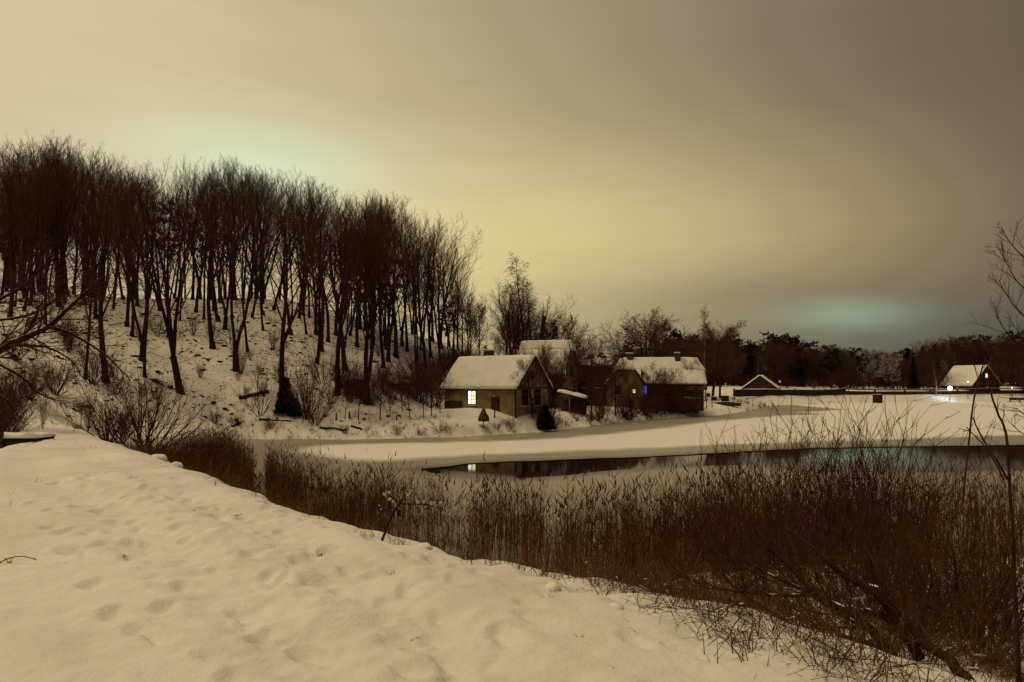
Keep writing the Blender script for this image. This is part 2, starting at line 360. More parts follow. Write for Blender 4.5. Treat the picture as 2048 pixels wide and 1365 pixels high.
def ground_hit(px,py,d0=4.,d1=300.):
    D=np.concatenate([np.arange(d0,30,.05),np.arange(30,120,.15),np.arange(120,d1,.5)])
    X=(px-CX)/F*D; Zr=CAMZ+(HZ-py)/F*D
    h=height(X,D); k=np.nonzero(h>=Zr)[0]
    if len(k)==0: return None
    i=k[0]; return np.array([X[i],D[i],h[i]])
rng = np.random.default_rng(11)
def z_at(x, y): return float(height(np.array([x]), np.array([y]))[0])
def P3(px, py, D): return np.array([(px - CX) / F * D, D, CAMZ + (HZ - py) / F * D])
def spaced(*segs):
    out = []
    for a, b, st in segs: out.append(np.arange(a, b, st))
    return np.concatenate(out + [[segs[-1][1]]])
def build_ground():
    xs = spaced((-900, -180, 60), (-180, -70, 4), (-70, -24, .9), (-24, -7.5, .25), (-7.5, 5.5, .04), (5.5, 9, .1), (9, 26, .3), (26, 60, 1.2), (60, 200, 4), (200, 900, 60))
    ys = spaced((-40, -6, 4), (-6, 2.5, .6), (2.5, 3.4, .1), (3.4, 10.5, .04), (10.5, 14, .08), (14, 20, .15), (20, 70, .35), (70, 110, 1), (110, 190, 3), (190, 1500, 60))
    X, Y = np.meshgrid(xs, ys); x = X.ravel(); y = Y.ravel(); z = height(x, y)
    s = emb_s(x, y); t = emb_t(x, y)
    near = (y < 45) & (s > -4.5) & (s < 2) & (y > 0)
    k = np.nonzero(near)[0]; xk, yk, sk, tk = x[k], y[k], s[k], t[k]
    dz = np.zeros(len(k))
    for sc, off in ((-2.35, 0), (-1.15, 5)):                       # two trodden lines along the embankment
        wander = .22 * np.sin(tk * .35 + off) + .12 * np.sin(tk * .9 + off * 2)
        dz += -.05 * np.exp(-((sk - sc - wander) / .30) ** 2) + .016 * np.exp(-((np.abs(sk - sc - wander) - .48) / .14) ** 2)
    r2 = np.random.default_rng(4)
    for i in range(260):                                           # single footprints
        tt = r2.uniform(-1, 32) if i % 3 else r2.uniform(-1, 9); ln = (-2.35, -1.15, -1.7, -.5, -3.0)[i % 5]
        ss = ln + .2 * math.sin(tt * .35) + r2.normal(0, .16); an = r2.normal(0, .35)
        a = (tk - tt) * math.cos(an) + (sk - ss) * math.sin(an); b = -(tk - tt) * math.sin(an) + (sk - ss) * math.cos(an)
        g = (a / .15) ** 2 + (b / .075) ** 2
        dz += -r2.uniform(.025, .055) * np.exp(-g ** 4) + .014 * np.exp(-((np.sqrt(g) - 1.35) / .25) ** 2) * (.5 + .5 * np.sign(a))
    tr = np.exp(-((sk + 1.7) / 1.1) ** 2)
    dz += .03 * vnoise(xk * .8 + 9, yk * .8, 21) + .014 * vnoise(xk * 3.1, yk * 3.1, 22) + (.012 + .034 * tr) * vnoise(xk * 6.7, yk * 6.7, 23) + (.006 + .024 * tr) * vnoise(xk * 12.5, yk * 12.5, 24)
    # soft mounds and hollows along the outer rim
    dz += (.20 * np.clip(vnoise(xk * 1.1, yk * 1.1, 31), 0, 1) + .10 * vnoise(xk * 3.3, yk * 3.3, 32)) * np.exp(-((sk - .7) / .8) ** 2)
    z[k] += dz
    V = np.stack([x, y, z], 1); nx, ny = len(xs), len(ys)
    I = np.arange(nx * ny).reshape(ny, nx)
    Q = np.stack([I[:-1, :-1], I[:-1, 1:], I[1:, 1:], I[1:, :-1]], -1).reshape(-1, 4)
    me = np_mesh('ground', V, Q, None, True)
    di = sdpoly(TOE, x, y); dp = -sdpoly(POND, x, y)
    lit = np.maximum(sstep(-1, 5, di) * .9, .55 * sstep(2.2, .3, dp)) * np.where(y < 30, .75, 1) 
    lit = np.maximum(lit, .5 * ((s > .4) & (y < 30)))
    lit = lit * np.where((s > -4) & (s < .4) & (t < 40) & (t > -30), 0, 1)
    me.attributes.new('litter', 'FLOAT', 'POINT').data.foreach_set('value', lit.astype(np.float32))
    o = link('ground', me, 'ground'); tag(o, kind='structure')
build_ground()

WATER = [gp(*p) for p in [(846, 939), (934, 928), (1000, 924), (1234, 916), (1469, 905), (1624, 896), (1858, 893), (2048, 890), (2350, 886),
         (2350, 945), (2048, 941), (1800, 944), (1620, 941), (1500, 930), (1410, 932), (1176, 945), (1090, 953), (1030, 957), (975, 954), (930, 950), (880, 947)]]
SNOWICE = [gp(*p) for p in [(590, 898), (640, 892), (760, 887), (960, 884), (1120, 877), (1324, 857), (1440, 841), (1570, 831), (1640, 829), (1600, 825), (1690, 819),
           (1620, 814), (1575, 809), (1660, 806), (2048, 803), (2400, 800), (2400, 862), (2048, 870), (1900, 875), (1700, 882), (1440, 890), (1300, 897), (1000, 908), (850, 917), (760, 923), (690, 920), (620, 908)]]
def build_pond():
    xs = spaced((-24, 42, .7), (42, 190, 3)); ys = spaced((12, 46, .5), (46, 95, 1), (95, 182, 2))
    X, Y = np.meshgrid(xs, ys); x = X.ravel(); y = Y.ravel(); nx, ny = len(xs), len(ys)
    dw = -sdpoly(WATER, x, y) + .5 * vnoise(x * .8, y * .8, 41) + .45 * vnoise(x * .22, y * .3, 42)
    dp = sdpoly(POND, x, y)
    ds = sdpoly(SNOWICE, x, y)
    I = np.arange(nx * ny).reshape(ny, nx)
    T = np.concatenate([np.stack([I[:-1, :-1], I[:-1, 1:], I[1:, 1:]], -1).reshape(-1, 3), np.stack([I[:-1, :-1], I[1:, 1:], I[1:, :-1]], -1).reshape(-1, 3)])
    T = T[(dp[T] > -4).any(1)]
    full = T[(dw[T] > 0).all(1)]; mixed = T[(dw[T] > 0).any(1) & ~(dw[T] > 0).all(1)]
    V = [tuple(v) for v in np.stack([x, y, np.zeros_like(x)], 1)]; S = list(ds); Wt = list(dw); extra = []
    for tri in mixed:                                              # clip the ice sheet along the water's edge
        pts = []
        for i in range(3):
            a, b = tri[i], tri[(i + 1) % 3]
            if dw[a] > 0: pts.append(int(a))
            if (dw[a] > 0) != (dw[b] > 0):
                f = dw[a] / (dw[a] - dw[b]); V.append((x[a] + f * (x[b] - x[a]), y[a] + f * (y[b] - y[a]), 0.)); S.append(ds[a] + f * (ds[b] - ds[a])); Wt.append(0.); pts.append(len(V) - 1)
        for k in range(1, len(pts) - 1): extra.append((pts[0], pts[k], pts[k + 1]))
    tris = np.concatenate([full, np.array(extra)]); used = np.unique(tris); remap = np.zeros(len(V), int); remap[used] = np.arange(len(used))
    me = np_mesh('pond_ice', np.array(V)[used], None, remap[tris], True)
    me.attributes.new('snow_edge', 'FLOAT', 'POINT').data.foreach_set('value', np.array(S, np.float32)[used])
    me.attributes.new('water_edge', 'FLOAT', 'POINT').data.foreach_set('value', np.array(Wt, np.float32)[used])
    tag(link('pond_ice', me, 'ice'), kind='structure')
    g = Geo(); g.poly([(-24, 12, -.035), (190, 12, -.035), (190, 182, -.035), (-24, 182, -.035)]); tag(g.build('pond_water', 'water'), kind='structure')
build_pond()

# ------------------------------------------------------------------ plants: growing rules
class Plant:
    def __init__(s, seed): s.rng = np.random.default_rng(seed); s.ch = {}
    def add(s, cls, pts, rad): s.ch.setdefault((cls, len(pts)), []).append((np.array(pts), np.array(rad)))
    def chains(s, cls): return [c for (k, n), l in s.ch.items() if k == cls for c in l]
    def grow(s, lv, p, d, L, r, spec):
        """spec[lv] = dict(n segments, wob, trop, kids, t0, ang, ratio, rr, cls, sides, tip)"""
        q = spec[lv]; g = s.rng; n = q['n']; pts = [p]; dd = unit(np.array(d, float)); dirs = [dd]
        for i in range(n):
            dd = unit(dd + g.normal(0, q['wob'], 3) + np.array([0, 0, q['trop']])); p = p + dd * (L / n); pts.append(p); dirs.append(dd)
        tip = q.get('tip', .35); rad = [r * (1 - (1 - tip) * (i / n)) for i in range(n + 1)]
        s.add(q['cls'], pts, rad)
        if lv + 1 >= len(spec): return pts
        k = q['kids']; k = int(k + g.random()) if k < 12 else int(k * g.uniform(.85, 1.15)); a0 = g.uniform(0, 6.28)
        for j in range(k):
            t = q['t0'] + (1 - q['t0']) * (j + g.random()) / k; t = min(t, .995)
            f = t * n; i = int(f); pt = pts[i] + (pts[i + 1] - pts[i]) * (f - i); dd = dirs[min(i + 1, n)]
            az = a0 + j * 2.4 + g.normal(0, .4); an = R(g.normal(q['ang'], q['ang'] * .2))
            nd = dd * math.cos(an) + perp(dd, az) * math.sin(an)
            ln = L * q['ratio'] * (1 - q.get('fall', .45) * (t - q['t0']) / max(1e-3, 1 - q['t0'])) * g.uniform(.7, 1.2)
            s.grow(lv + 1, pt, nd, ln, max(r * (1 - (1 - tip) * t) * q['rr'], q.get('rmin', .006)), spec)
        return pts
SIDES = {'trunk': 8, 'limb': 5, 'branch': 4, 'twig': 3, 'fine': 3}
def plant_parts(root, pl, parts, smooth=('trunk',)):
    """parts: (object name, classes, material)"""
    ks = []
    for name, cls, mat in parts:
        gr = [(pl.chains(c), SIDES[c]) for c in cls]
        if not any(g[0] for g in gr): continue
        ks.append(link(name, tube_mesh(name, gr, name in ('trunk', 'stem', 'limb')), mat, root))
    KIDS[root.name] = ks
    return root
OFF = (0, 0, -500)
def forest_tree(seed, fork=False, H=17., trunk_mat='bark'):
    pl = Plant(seed); g = pl.rng
    low = g.uniform(.20, .33)
    spec = [dict(n=9, wob=.045, trop=.03, kids=12, t0=low, ang=25, ratio=.62, fall=.62, rr=.50, cls='trunk', tip=.22),
            dict(n=5, wob=.09, trop=.145, kids=9.5, t0=.22, ang=33, ratio=.40, fall=.45, rr=.42, cls='limb', tip=.22, rmin=.014),
            dict(n=3, wob=.11, trop=.16, kids=7, t0=.12, ang=36, ratio=.44, fall=.35, rr=.52, cls='branch', tip=.4, rmin=.0060),
            dict(n=2, wob=.12, trop=.14, kids=1.5, t0=.25, ang=36, ratio=.55, rr=.7, cls='twig', tip=.5, rmin=.0044),
            dict(n=1, wob=.1, trop=.1, kids=0, t0=.3, ang=30, ratio=.5, rr=.7, cls='fine', tip=.5)]
    r = g.uniform(.14, .22)
    if not fork:
        pl.grow(0, np.array([0, 0, -.3]), (g.normal(0, .04), g.normal(0, .04), 1), H * .86, r, spec)
    else:
        zf = H * g.uniform(.08, .2); lean = g.normal(0, .05, 2)
        pl.add('trunk', [np.array([0, 0, -.3]), np.array([lean[0] * zf * .5, lean[1] * zf * .5, zf * .5]), np.array([lean[0] * zf, lean[1] * zf, zf])], [r * 1.25, r * 1.08, r * .98])
        spec[0]['kids'] = 9
        a = g.uniform(0, 6.28)
        for k in range(2 if g.random() < .6 else 3):
            an = R(g.uniform(4, 10)); dd = (math.sin(an) * math.cos(a + k * 2.6), math.sin(an) * math.sin(a + k * 2.6), math.cos(an))
            pl.grow(0, np.array([lean[0] * zf, lean[1] * zf, zf - .1]), dd, (H - zf) * g.uniform(.76, .88), r * g.uniform(.6, .75), spec)
    # root flare
    pl.add('trunk', [np.array([0, 0, -.4]), np.array([0, 0, .15]), np.array([0, 0, .7])], [r * 1.7, r * 1.35, r * .98])
    # a few thin dead twigs low on the trunk
    for k in range(20):
        a = g.uniform(0, 6.28); zz = g.uniform(2.2, H * .5)
        pl.grow(2, np.array([0, 0, zz]), (math.cos(a), math.sin(a), g.uniform(-.1, .4)), g.uniform(1.0, 2.8), .018, spec)
    return pl
def round_tree(seed, H=10., weep=0., spread=46):
    pl = Plant(seed); g = pl.rng
    spec = [dict(n=6, wob=.06, trop=.03, kids=11, t0=.28, ang=spread, ratio=.80, fall=.55, rr=.55, cls='trunk', tip=.25),
            dict(n=6, wob=.13, trop=.06, kids=15, t0=.2, ang=44, ratio=.44, fall=.45, rr=.45, cls='limb', tip=.2, rmin=.014),
            dict(n=4, wob=.14, trop=.05 - weep, kids=10, t0=.15, ang=44, ratio=.5, fall=.35, rr=.55, cls='branch', tip=.4, rmin=.011),
            dict(n=3, wob=.14, trop=.05 - weep * 2, kids=2.2, t0=.25, ang=38, ratio=.6, rr=.7, cls='twig', tip=.5, rmin=.009),
            dict(n=1, wob=.1, trop=-weep * 2, kids=0, t0=.3, ang=30, ratio=.5, rr=.7, cls='fine', tip=.5)]
    pl.grow(0, np.array([0, 0, -.3]), (0, 0, 1), H * .72, H * .017, spec)
    return pl
def birch_tree(seed, H=17.):
    pl = Plant(seed)
    spec = [dict(n=10, wob=.03, trop=.04, kids=34, t0=.22, ang=38, ratio=.27, fall=.72, rr=.34, cls='trunk', tip=.12),
            dict(n=5, wob=.09, trop=.10, kids=10, t0=.2, ang=46, ratio=.40, fall=.3, rr=.5, cls='limb', tip=.3, rmin=.012),
            dict(n=4, wob=.10, trop=-.16, kids=7, t0=.15, ang=34, ratio=.6, fall=.3, rr=.6, cls='twig', tip=.5, rmin=.011),
            dict(n=2, wob=.08, trop=-.30, kids=0, t0=.3, ang=30, ratio=.5, rr=.7, cls='fine', tip=.5)]
    pl.grow(0, np.array([0, 0, -.3]), (0, 0, 1), H * .98, .17, spec)
    return pl
def bush(seed, H=2.6, stems=14, spread=38, trop=.09, kids=(8, 5), r=.022, low=.06, fine=True):
    pl = Plant(seed); g = pl.rng
    spec = [dict(n=5, wob=.08, trop=trop, kids=kids[0], t0=.18, ang=30, ratio=.45, fall=.4, rr=.55, cls='limb', tip=.3, rmin=.005),
            dict(n=3, wob=.1, trop=trop, kids=kids[1], t0=.2, ang=32, ratio=.5, fall=.3, rr=.65, cls='twig', tip=.5, rmin=.0045),
            dict(n=2 if fine else 1, wob=.1, trop=trop * .7, kids=0, t0=.3, ang=30, ratio=.5, rr=.7, cls='fine', tip=.6)]
    for k in range(stems):
        a = k * 2.4 + g.normal(0, .4); an = R(min(80, abs(g.normal(spread, spread * .45))))
        p = np.array([math.cos(a), math.sin(a), 0]) * low * g.uniform(.2, 1.5) + np.array([0, 0, -.12])
        pl.grow(0, p, (math.sin(an) * math.cos(a), math.sin(an) * math.sin(a), math.cos(an)), H * g.uniform(.65, 1.05), r * g.uniform(.7, 1.2), spec)
    return pl
def bramble(seed):
    pl = Plant(seed); g = pl.rng
    spec = [dict(n=7, wob=.12, trop=-.10, kids=3.4, t0=.15, ang=48, ratio=.42, fall=.3, rr=.75, cls='limb', tip=.5, rmin=.0035),
            dict(n=3, wob=.18, trop=.02, kids=2.2, t0=.2, ang=48, ratio=.55, fall=.3, rr=.8, cls='twig', tip=.6, rmin=.003),
            dict(n=2, wob=.18, trop=.0, kids=0, t0=.3, ang=40, ratio=.5, rr=.7, cls='fine', tip=.7)]
    for k in range(17):
        a = g.uniform(0, 6.28); an = R(g.uniform(8, 62)); rr = g.uniform(0, .75)
        pl.grow(0, np.array([rr * math.cos(a * 1.7), rr * math.sin(a * 1.7), -.08]), (math.sin(an) * math.cos(a), math.sin(an) * math.sin(a), math.cos(an)), g.uniform(.6, 1.35), g.uniform(.004, .0075), spec)
    return pl
def needle_tris(p, d, ln, wd, g, n):
    """n flat needle sprays along and around a point"""
    out = []
    for _ in range(n):
        v = unit(d + g.normal(0, .55, 3)); w = perp(v, g.uniform(0, 6.28)); l = ln * g.uniform(.6, 1.2); b = p + g.normal(0, .12 * ln, 3)
        out.append((b - w * wd * .5, b + w * wd * .5, b + v * l))
    return out
def spruce(seed, H=11., dens=1.0):
    g = np.random.default_rng(seed); tr = []; z = H * .07
    while z < H * .985:
        f = (z / H); rad = (1 - f) ** .85 * H * .20 + .12; nb = max(4, int(11 * (1 - f) + 4))
        for k in range(nb):
            a = g.uniform(0, 6.28); L = rad * g.uniform(.7, 1.12); dr = np.array([math.cos(a), math.sin(a), 0.]); m = max(3, int(L * 4.2 * dens))
            for i in range(m):
                t = (i + .6) / m; p = np.array([0, 0, z]) + dr * L * t + np.array([0, 0, -.28 * L * t + .12 * L * t * t])
                tr += needle_tris(p, unit(dr + np.array([0, 0, -.35])), .38, .17, g, 5)
        z += H * .022 + .05
    return np.array(tr).reshape(-1, 3)
def pine(seed, H=13., base=.45, n=34, ivy=False):
    g = np.random.default_rng(seed); tr = []; pl = Plant(seed + 7)
    spec = [dict(n=8, wob=.03, trop=.03, kids=0, t0=.5, ang=60, ratio=.3, rr=.4, cls='trunk', tip=.3)]
    pts = pl.grow(0, np.array([0, 0, -.3]), (0, 0, 1), H * .93, .2, spec)
    for k in range(n):
        f = base + (1 - base) * (k + g.random()) / n; i = min(int(f * 8), 7); p0 = pts[i] + (pts[i + 1] - pts[i]) * (f * 8 - i)
        a = g.uniform(0, 6.28); L = H * .20 * math.sin(math.pi * min(1, .12 + .88 * (1 - f) / (1 - base))) ** .6 * g.uniform(.5, 1.15); dr = np.array([math.cos(a), math.sin(a), g.uniform(.05, .5)])
        c = p0 + dr * L; pl.add('limb', [p0, p0 + dr * L * .5 + np.array([0, 0, -.05]), c], [.05, .035, .02])
        for _ in range(8):
            cc = c + g.normal(0, .34, 3) * np.array([1, 1, .55]) - dr * g.uniform(0, .7)
            tr += needle_tris(cc, np.array([0, 0, .5]) + dr * .3, .42, .13, g, 14)
    return np.array(tr).reshape(-1, 3), pl

# ------------------------------------------------------------------ plants: one model of each kind (moved to its first place, then copied)
FIRST = {}
HT = {}
def model(key, make):
    FIRST[key] = [make(), False]
    zs = []
    for c in KIDS[FIRST[key][0].name]:
        a = np.empty(len(c.data.vertices) * 3, np.float32); c.data.vertices.foreach_get('co', a); zs.append(np.sort(a[2::3])[-12:].min())
    HT[key] = float(max(zs))
def place(key, loc, rz, scale, label, cat=None, group=None, tilt=None, name=None):
    root, used = FIRST[key]
    if not used:
        FIRST[key][1] = True; root.location = loc; root.rotation_euler = (tilt[0] if tilt else 0, tilt[1] if tilt else 0, rz)
        root.scale = scale if isinstance(scale, (tuple, list)) else (scale,) * 3
        root['label'] = label
        if group: root['group'] = group
        if cat: root['category'] = cat
        return root
    r = dup(root, loc, rz, scale, label, group, tilt)
    if cat: r['category'] = cat
    return r
TWIGS = ('branch', 'twig', 'fine')
def mk(name, cat, pl, parts):
    t = thing(name, 'x', cat); return plant_parts(t, pl, parts)
NFOR = 10
for i in range(NFOR):
    model('forest%d' % i, lambda i=i: mk('bare_tree', 'tree', forest_tree(100 + i, fork=(i % 3 == 2)), [('trunk', ('trunk', 'limb'), 'bark'), ('crown', TWIGS, 'twig')]))
for i in range(4):
    model('round%d' % i, lambda i=i: mk('bare_tree', 'tree', round_tree(200 + i), [('trunk', ('trunk', 'limb'), 'bark'), ('crown', TWIGS, 'twig')]))
model('frost', lambda: mk('bare_tree', 'tree', round_tree(230, 9, spread=52), [('trunk', ('trunk', 'limb'), 'bark_snow'), ('crown', TWIGS, 'twig_frost')]))
for i in range(2):
    model('birch%d' % i, lambda i=i: mk('birch_tree', 'tree', birch_tree(300 + i), [('trunk', ('trunk',), 'bark' if i == 0 else 'birch'), ('crown', ('limb', 'twig', 'fine'), 'twig')]))
for i in range(4):
    model('bush%d' % i, lambda i=i: mk('bare_shrub', 'shrub', bush(400 + i, 2.6, (12, 20, 9, 16)[i], (38, 30, 48, 26)[i]), [('stem', ('limb',), 'bark'), ('crown', ('twig', 'fine'), 'twig')]))
for i in range(3):
    model('osier%d' % i, lambda i=i: mk('willow_shrub', 'shrub', bush(430 + i, 2.9, (13, 10, 12)[i], (20, 26, 16)[i], trop=.10, kids=(4.5, 2), r=.0105, low=.16), [('stem', ('limb',), 'twig_red'), ('crown', ('twig', 'fine'), 'twig_red')]))
def mk_bramble(i):
    pl = bramble(460 + i); t = mk('bramble_bush', 'shrub', pl, [('stem', ('limb',), 'twig'), ('crown', ('twig', 'fine'), 'twig_red')])
    g = pl.rng; cs = []; rs = []
    for pts, rad in pl.chains('limb'):                             # snow lies along the tops of some stems
        if g.random() < .45:
            f0 = g.uniform(.35, .9) * (len(pts) - 1); m = int(g.integers(4, 12)); i = min(int(f0), len(pts) - 2)
            if abs(unit(pts[i + 1] - pts[i])[2]) > .55: continue
            for q in range(m):
                f = min(f0 + q * .10, len(pts) - 1.01); i = int(f); cs.append(pts[i] + (pts[i + 1] - pts[i]) * (f - i) + np.array([0, 0, .008])); rs.append(g.uniform(.009, .022) * (1.2 - abs(q / m - .5)))
    v, tr = lumps(cs, rs, g); KIDS[t.name].append(tag(link('snow_clumps', np_mesh('snow_clumps', v, None, tr, True), 'snow', t), kind='stuff'))
    return t
for i in range(4): model('bramble%d' % i, lambda i=i: mk_bramble(i))
def mk_spruce(i, mat, H=11., dens=1.):
    t = thing('spruce_tree', 'x', 'tree'); v = spruce(500 + i, H, dens); a = link('crown', np_mesh('crown', v, None, np.arange(len(v)).reshape(-1, 3)), mat, t)
    b = link('trunk', tube_mesh('trunk', [([(np.array([[0, 0, -.3], [0, 0, H * .5], [0, 0, H * .97]]), np.array([.16, .10, .02]))], 6)]), 'bark', t)
    KIDS[t.name] = [a, b]; return t
for i in range(2): model('spruce%d' % i, lambda i=i: mk_spruce(i, 'needles_snow' if i else 'needles'))
model('evergreen', lambda: mk_spruce(9, 'needles', 4., 1.6))
def mk_pine(i, base, n):
    t = thing('pine_tree', 'x', 'tree'); v, pl = pine(520 + i, 13., base, n); a = link('crown', np_mesh('crown', v, None, np.arange(len(v)).reshape(-1, 3)), 'needles', t)
    plant_parts(t, pl, [('trunk', ('trunk', 'limb'), 'bark')]); KIDS[t.name].append(a); return t
for i in range(3): model('pine%d' % i, lambda i=i: mk_pine(i, (.45, .3, .55)[i], (34, 46, 26)[i]))

# ------------------------------------------------------------------ the wooded hill
SIL = np.array([(-200, 300), (0, 285), (60, 262), (120, 266), (200, 296), (260, 325), (310, 342), (350, 316), (480, 308), (530, 318), (560, 345), (600, 340), (680, 362), (720, 380), (750, 376), (800, 392), (850, 416), (890, 450), (920, 500), (940, 560), (955, 640), (980, 690)], float)
def sil(px): return float(np.interp(px, SIL[:, 0], SIL[:, 1]))
HILL_L = 'tall bare tree with one straight dark trunk rising from the open snowy slope'
CREST_L = 'tall bare tree crowded among others along the crest of the snowy hill'
g = np.random.default_rng(77)
slope = [(91, 650), (170, 760), (191, 639), (211, 766), (227, 619), (254, 654), (264, 673), (283, 723), (289, 756), (336, 676), (360, 643), (361, 788), (425, 698), (436, 644), (450, 660), (472, 743), (495, 704), (526, 661), (581, 670), (613, 670), (634, 728), (642, 703), (672, 671), (675, 791), (690, 742), (714, 695), (733, 808), (767, 737), (776, 724), (792, 715), (804, 692), (814, 703), (841, 700), (60, 612), (20, 640), (-30, 660), (130, 606), (700, 672), (745, 690), (862, 716), (880, 722)]
forks = {(283, 723), (361, 788), (472, 743), (733, 808), (450, 660)}
thin = {(336, 676), (495, 704), (526, 661), (360, 643), (613, 670), (170, 760), (841, 700)}
used_xy = []
def hill_tree(pt, px, top_y, label, group, fork=None, slim=1., tilt=None, rnd=None):
    D = pt[1]; h = CAMZ + (HZ - top_y) / F * D - pt[2]; h = min(max(h, 9), 23)
    ids = [2, 5, 8] if fork else [0, 1, 3, 4, 6, 7, 9]
    k = ids[int(g.integers(len(ids)))]; sc = h / HT['forest%d' % k]
    w = sc * g.uniform(1.0, 1.35) * slim
    if tilt is None: tilt = (g.normal(0, .035), g.normal(0, .035))
    return place('forest%d' % k, (pt[0], pt[1], pt[2] - .05), g.uniform(0, 6.28), (w, w, sc), label, 'tree', group, tilt)
for px, py in slope:
    pt = ground_hit(px, py)
    if pt is None: continue
    used_xy.append(pt[:2])
    lab, grp = (CREST_L, 'trees along the hill crest') if py <= 640 else (('tall bare tree forking low into two or three stems on the snowy slope', 'forked trees on the hill slope') if (px, py) in forks else
        (('slim pole-like bare tree standing on the snowy slope', 'slim trees on the hill slope') if (px, py) in thin else (HILL_L, 'trees on the hill slope')))
    hill_tree(pt, px, sil(px) + abs(g.normal(14, 18)) + (30 if (px, py) in thin else 0), lab, grp, (px, py) in forks, .62 if (px, py) in thin else 1.)
cnt = 0; tries = 0
while cnt < 150 and tries < 16000:
    tries += 1
    y = g.uniform(58, 112); px = g.uniform(-60, 950); x = (px - CX) / F * y
    di = float(sdpoly(TOE, np.array([x]), np.array([y]))[0])
    lim = 24 if px < 620 else (13 if px < 800 else (8 if px < 900 else 4))
    if di < lim or di > 62: continue
    if min([9] + [math.hypot(x - a, y - b) for a, b in used_xy]) < 1.5: continue
    used_xy.append((x, y)); cnt += 1
    hill_tree(np.array([x, y, z_at(x, y)]), px, sil(px) + abs(g.normal(8, 16)), *((CREST_L, 'trees along the hill crest') if cnt % 3 else ('thin young bare tree squeezed between bigger trunks on the hill crest', 'thin young trees on the hill crest')), g.random() < .10, 1. if cnt % 3 else .6)
# named single trees
pt = ground_hit(565, 806); place('forest4', (pt[0], pt[1], pt[2] - .05), 1.0, (1.25, 1.25, .98), 'stout tall bare tree with evergreen shrubs at its foot near the pond', 'tree')
pt = ground_hit(833, 750); place('forest6', (pt[0], pt[1], pt[2] - .1), 2.0, (.95, .95, .95), 'dark bare tree leaning sharply over toward the cottage', 'tree', None, (0, R(22)))
for (px, top, D, k, s) in [(335, 400, 92, 0, 1.), (720, 455, 88, 1, 1.15), (770, 500, 84, 0, 1.05), (400, 430, 95, 2, .9), (690, 470, 92, 2, 1.), (25, 420, 84, 1, 1.1), (895, 600, 95, 1, .8)]:
    x = (px - CX) / F * D; zz = z_at(x, D); h = CAMZ + (HZ - top) / F * D - zz
    place('pine%d' % k, (x, D, zz - .05), g.uniform(0, 6.28), (h / HT['pine%d' % k] * s, h / HT['pine%d' % k] * s, h / HT['pine%d' % k]), 'dark evergreen pine standing among the bare trees on the hill', 'tree', 'pines on the hill')

# shrubs and young trees at the foot of the hill
def on(px, py, key, hpx, label, cat='shrub', group=None, wide=1., base=2.6, rz=None, tilt=None):
    pt = ground_hit(px, py)
    h = hpx / F * pt[1]; sc = h / HT[key]
    return place(key, (pt[0], pt[1], pt[2] - .03), g.uniform(0, 6.28) if rz is None else rz, (sc * wide, sc * wide, sc), label, cat, group, tilt)
on(520, 832, 'bush2', 112, 'wide fan-shaped bare shrub beside the dotted fallen log', wide=.95)
on(630, 852, 'bush0', 95, 'bare shrub overhanging the far bank from a dark hollow', wide=.9)
on(612, 838, 'bush1', 150, 'tall tangled bare shrub beside the evergreen at the slope foot', wide=.7)
on(644, 768, 'bush2', 120, 'bare shrub with several spreading stems halfway up the slope', wide=.7)
on(570, 826, 'evergreen', 72, 'dark evergreen shrub at the foot of a stout trunk', base=4., wide=1.2)
on(590, 832, 'evergreen', 36, 'low dark evergreen shrub beside a taller evergreen', base=4., wide=1.5)
for (px, py, hp) in [(717, 841, 105), (760, 843, 120), (804, 821, 80), (820, 839, 90), (846, 836, 100), (863, 832, 110), (690, 838, 70), (780, 836, 60), (880, 826, 90)]:
    on(px, py, 'round%d' % g.integers(4), hp, 'slim young bare tree in the garden beside the cottage', 'tree', 'young garden trees', wide=.62, base=10.)
for (px, py, hp, w) in [(700, 806, 60, 1.1), (745, 812, 55, 1.2), (790, 800, 60, 1.2), (830, 800, 70, 1.2), (870, 790, 85, 1.1), (880, 800, 70, 1.2), (850, 780, 80, 1.2), (660, 810, 55, 1.1), (770, 790, 70, 1.), (900, 760, 60, 1.2), (905, 740, 60, 1.2), (890, 722, 50, 1.4), (925, 735, 50, 1.4), (700, 790, 80, 1.), (720, 800, 75, 1.1), (750, 798, 80, 1.1), (775, 806, 70, 1.2), (810, 795, 85, 1.1), (840, 805, 80, 1.2), (860, 812, 80, 1.1), (875, 815, 70, 1.2), (820, 770, 70, 1.2), (855, 760, 80, 1.2), (880, 770, 90, 1.1), (680, 780, 70, 1.)]:
    on(px, py, 'bush%d' % g.integers(4), hp, 'tangled bare shrub in the thicket left of the cottage', group='thicket by the cottage', wide=w)
for (px, py, hp, w) in [(430, 848, 34, 1.2), (470, 852, 30, 1.2), (540, 858, 30, 1.2), (690, 868, 22, 1.4), (795, 872, 26, 1.), (840, 872, 20, 1.5), (880, 868, 22, 1.5), (905, 866, 24, 1.3)]:
    on(px, py, 'bush%d' % g.integers(4), hp, 'low scrubby shrub on the bank at the far ice edge', group='low shrubs on the far bank', wide=w)
for (px, py, hp, w) in [(185, 770, 110, .9), (230, 790, 70, 1.), (60, 800, 90, 1.), (110, 790, 90, 1.), (140, 700, 60, 1.2), (30, 720, 80, 1.2), (310, 800, 60, 1.)]:
    on(px, py, 'bush%d' % g.integers(4), hp, 'thin bare shrub on the hillside behind the path end', group='shrubs behind the path end', wide=w)

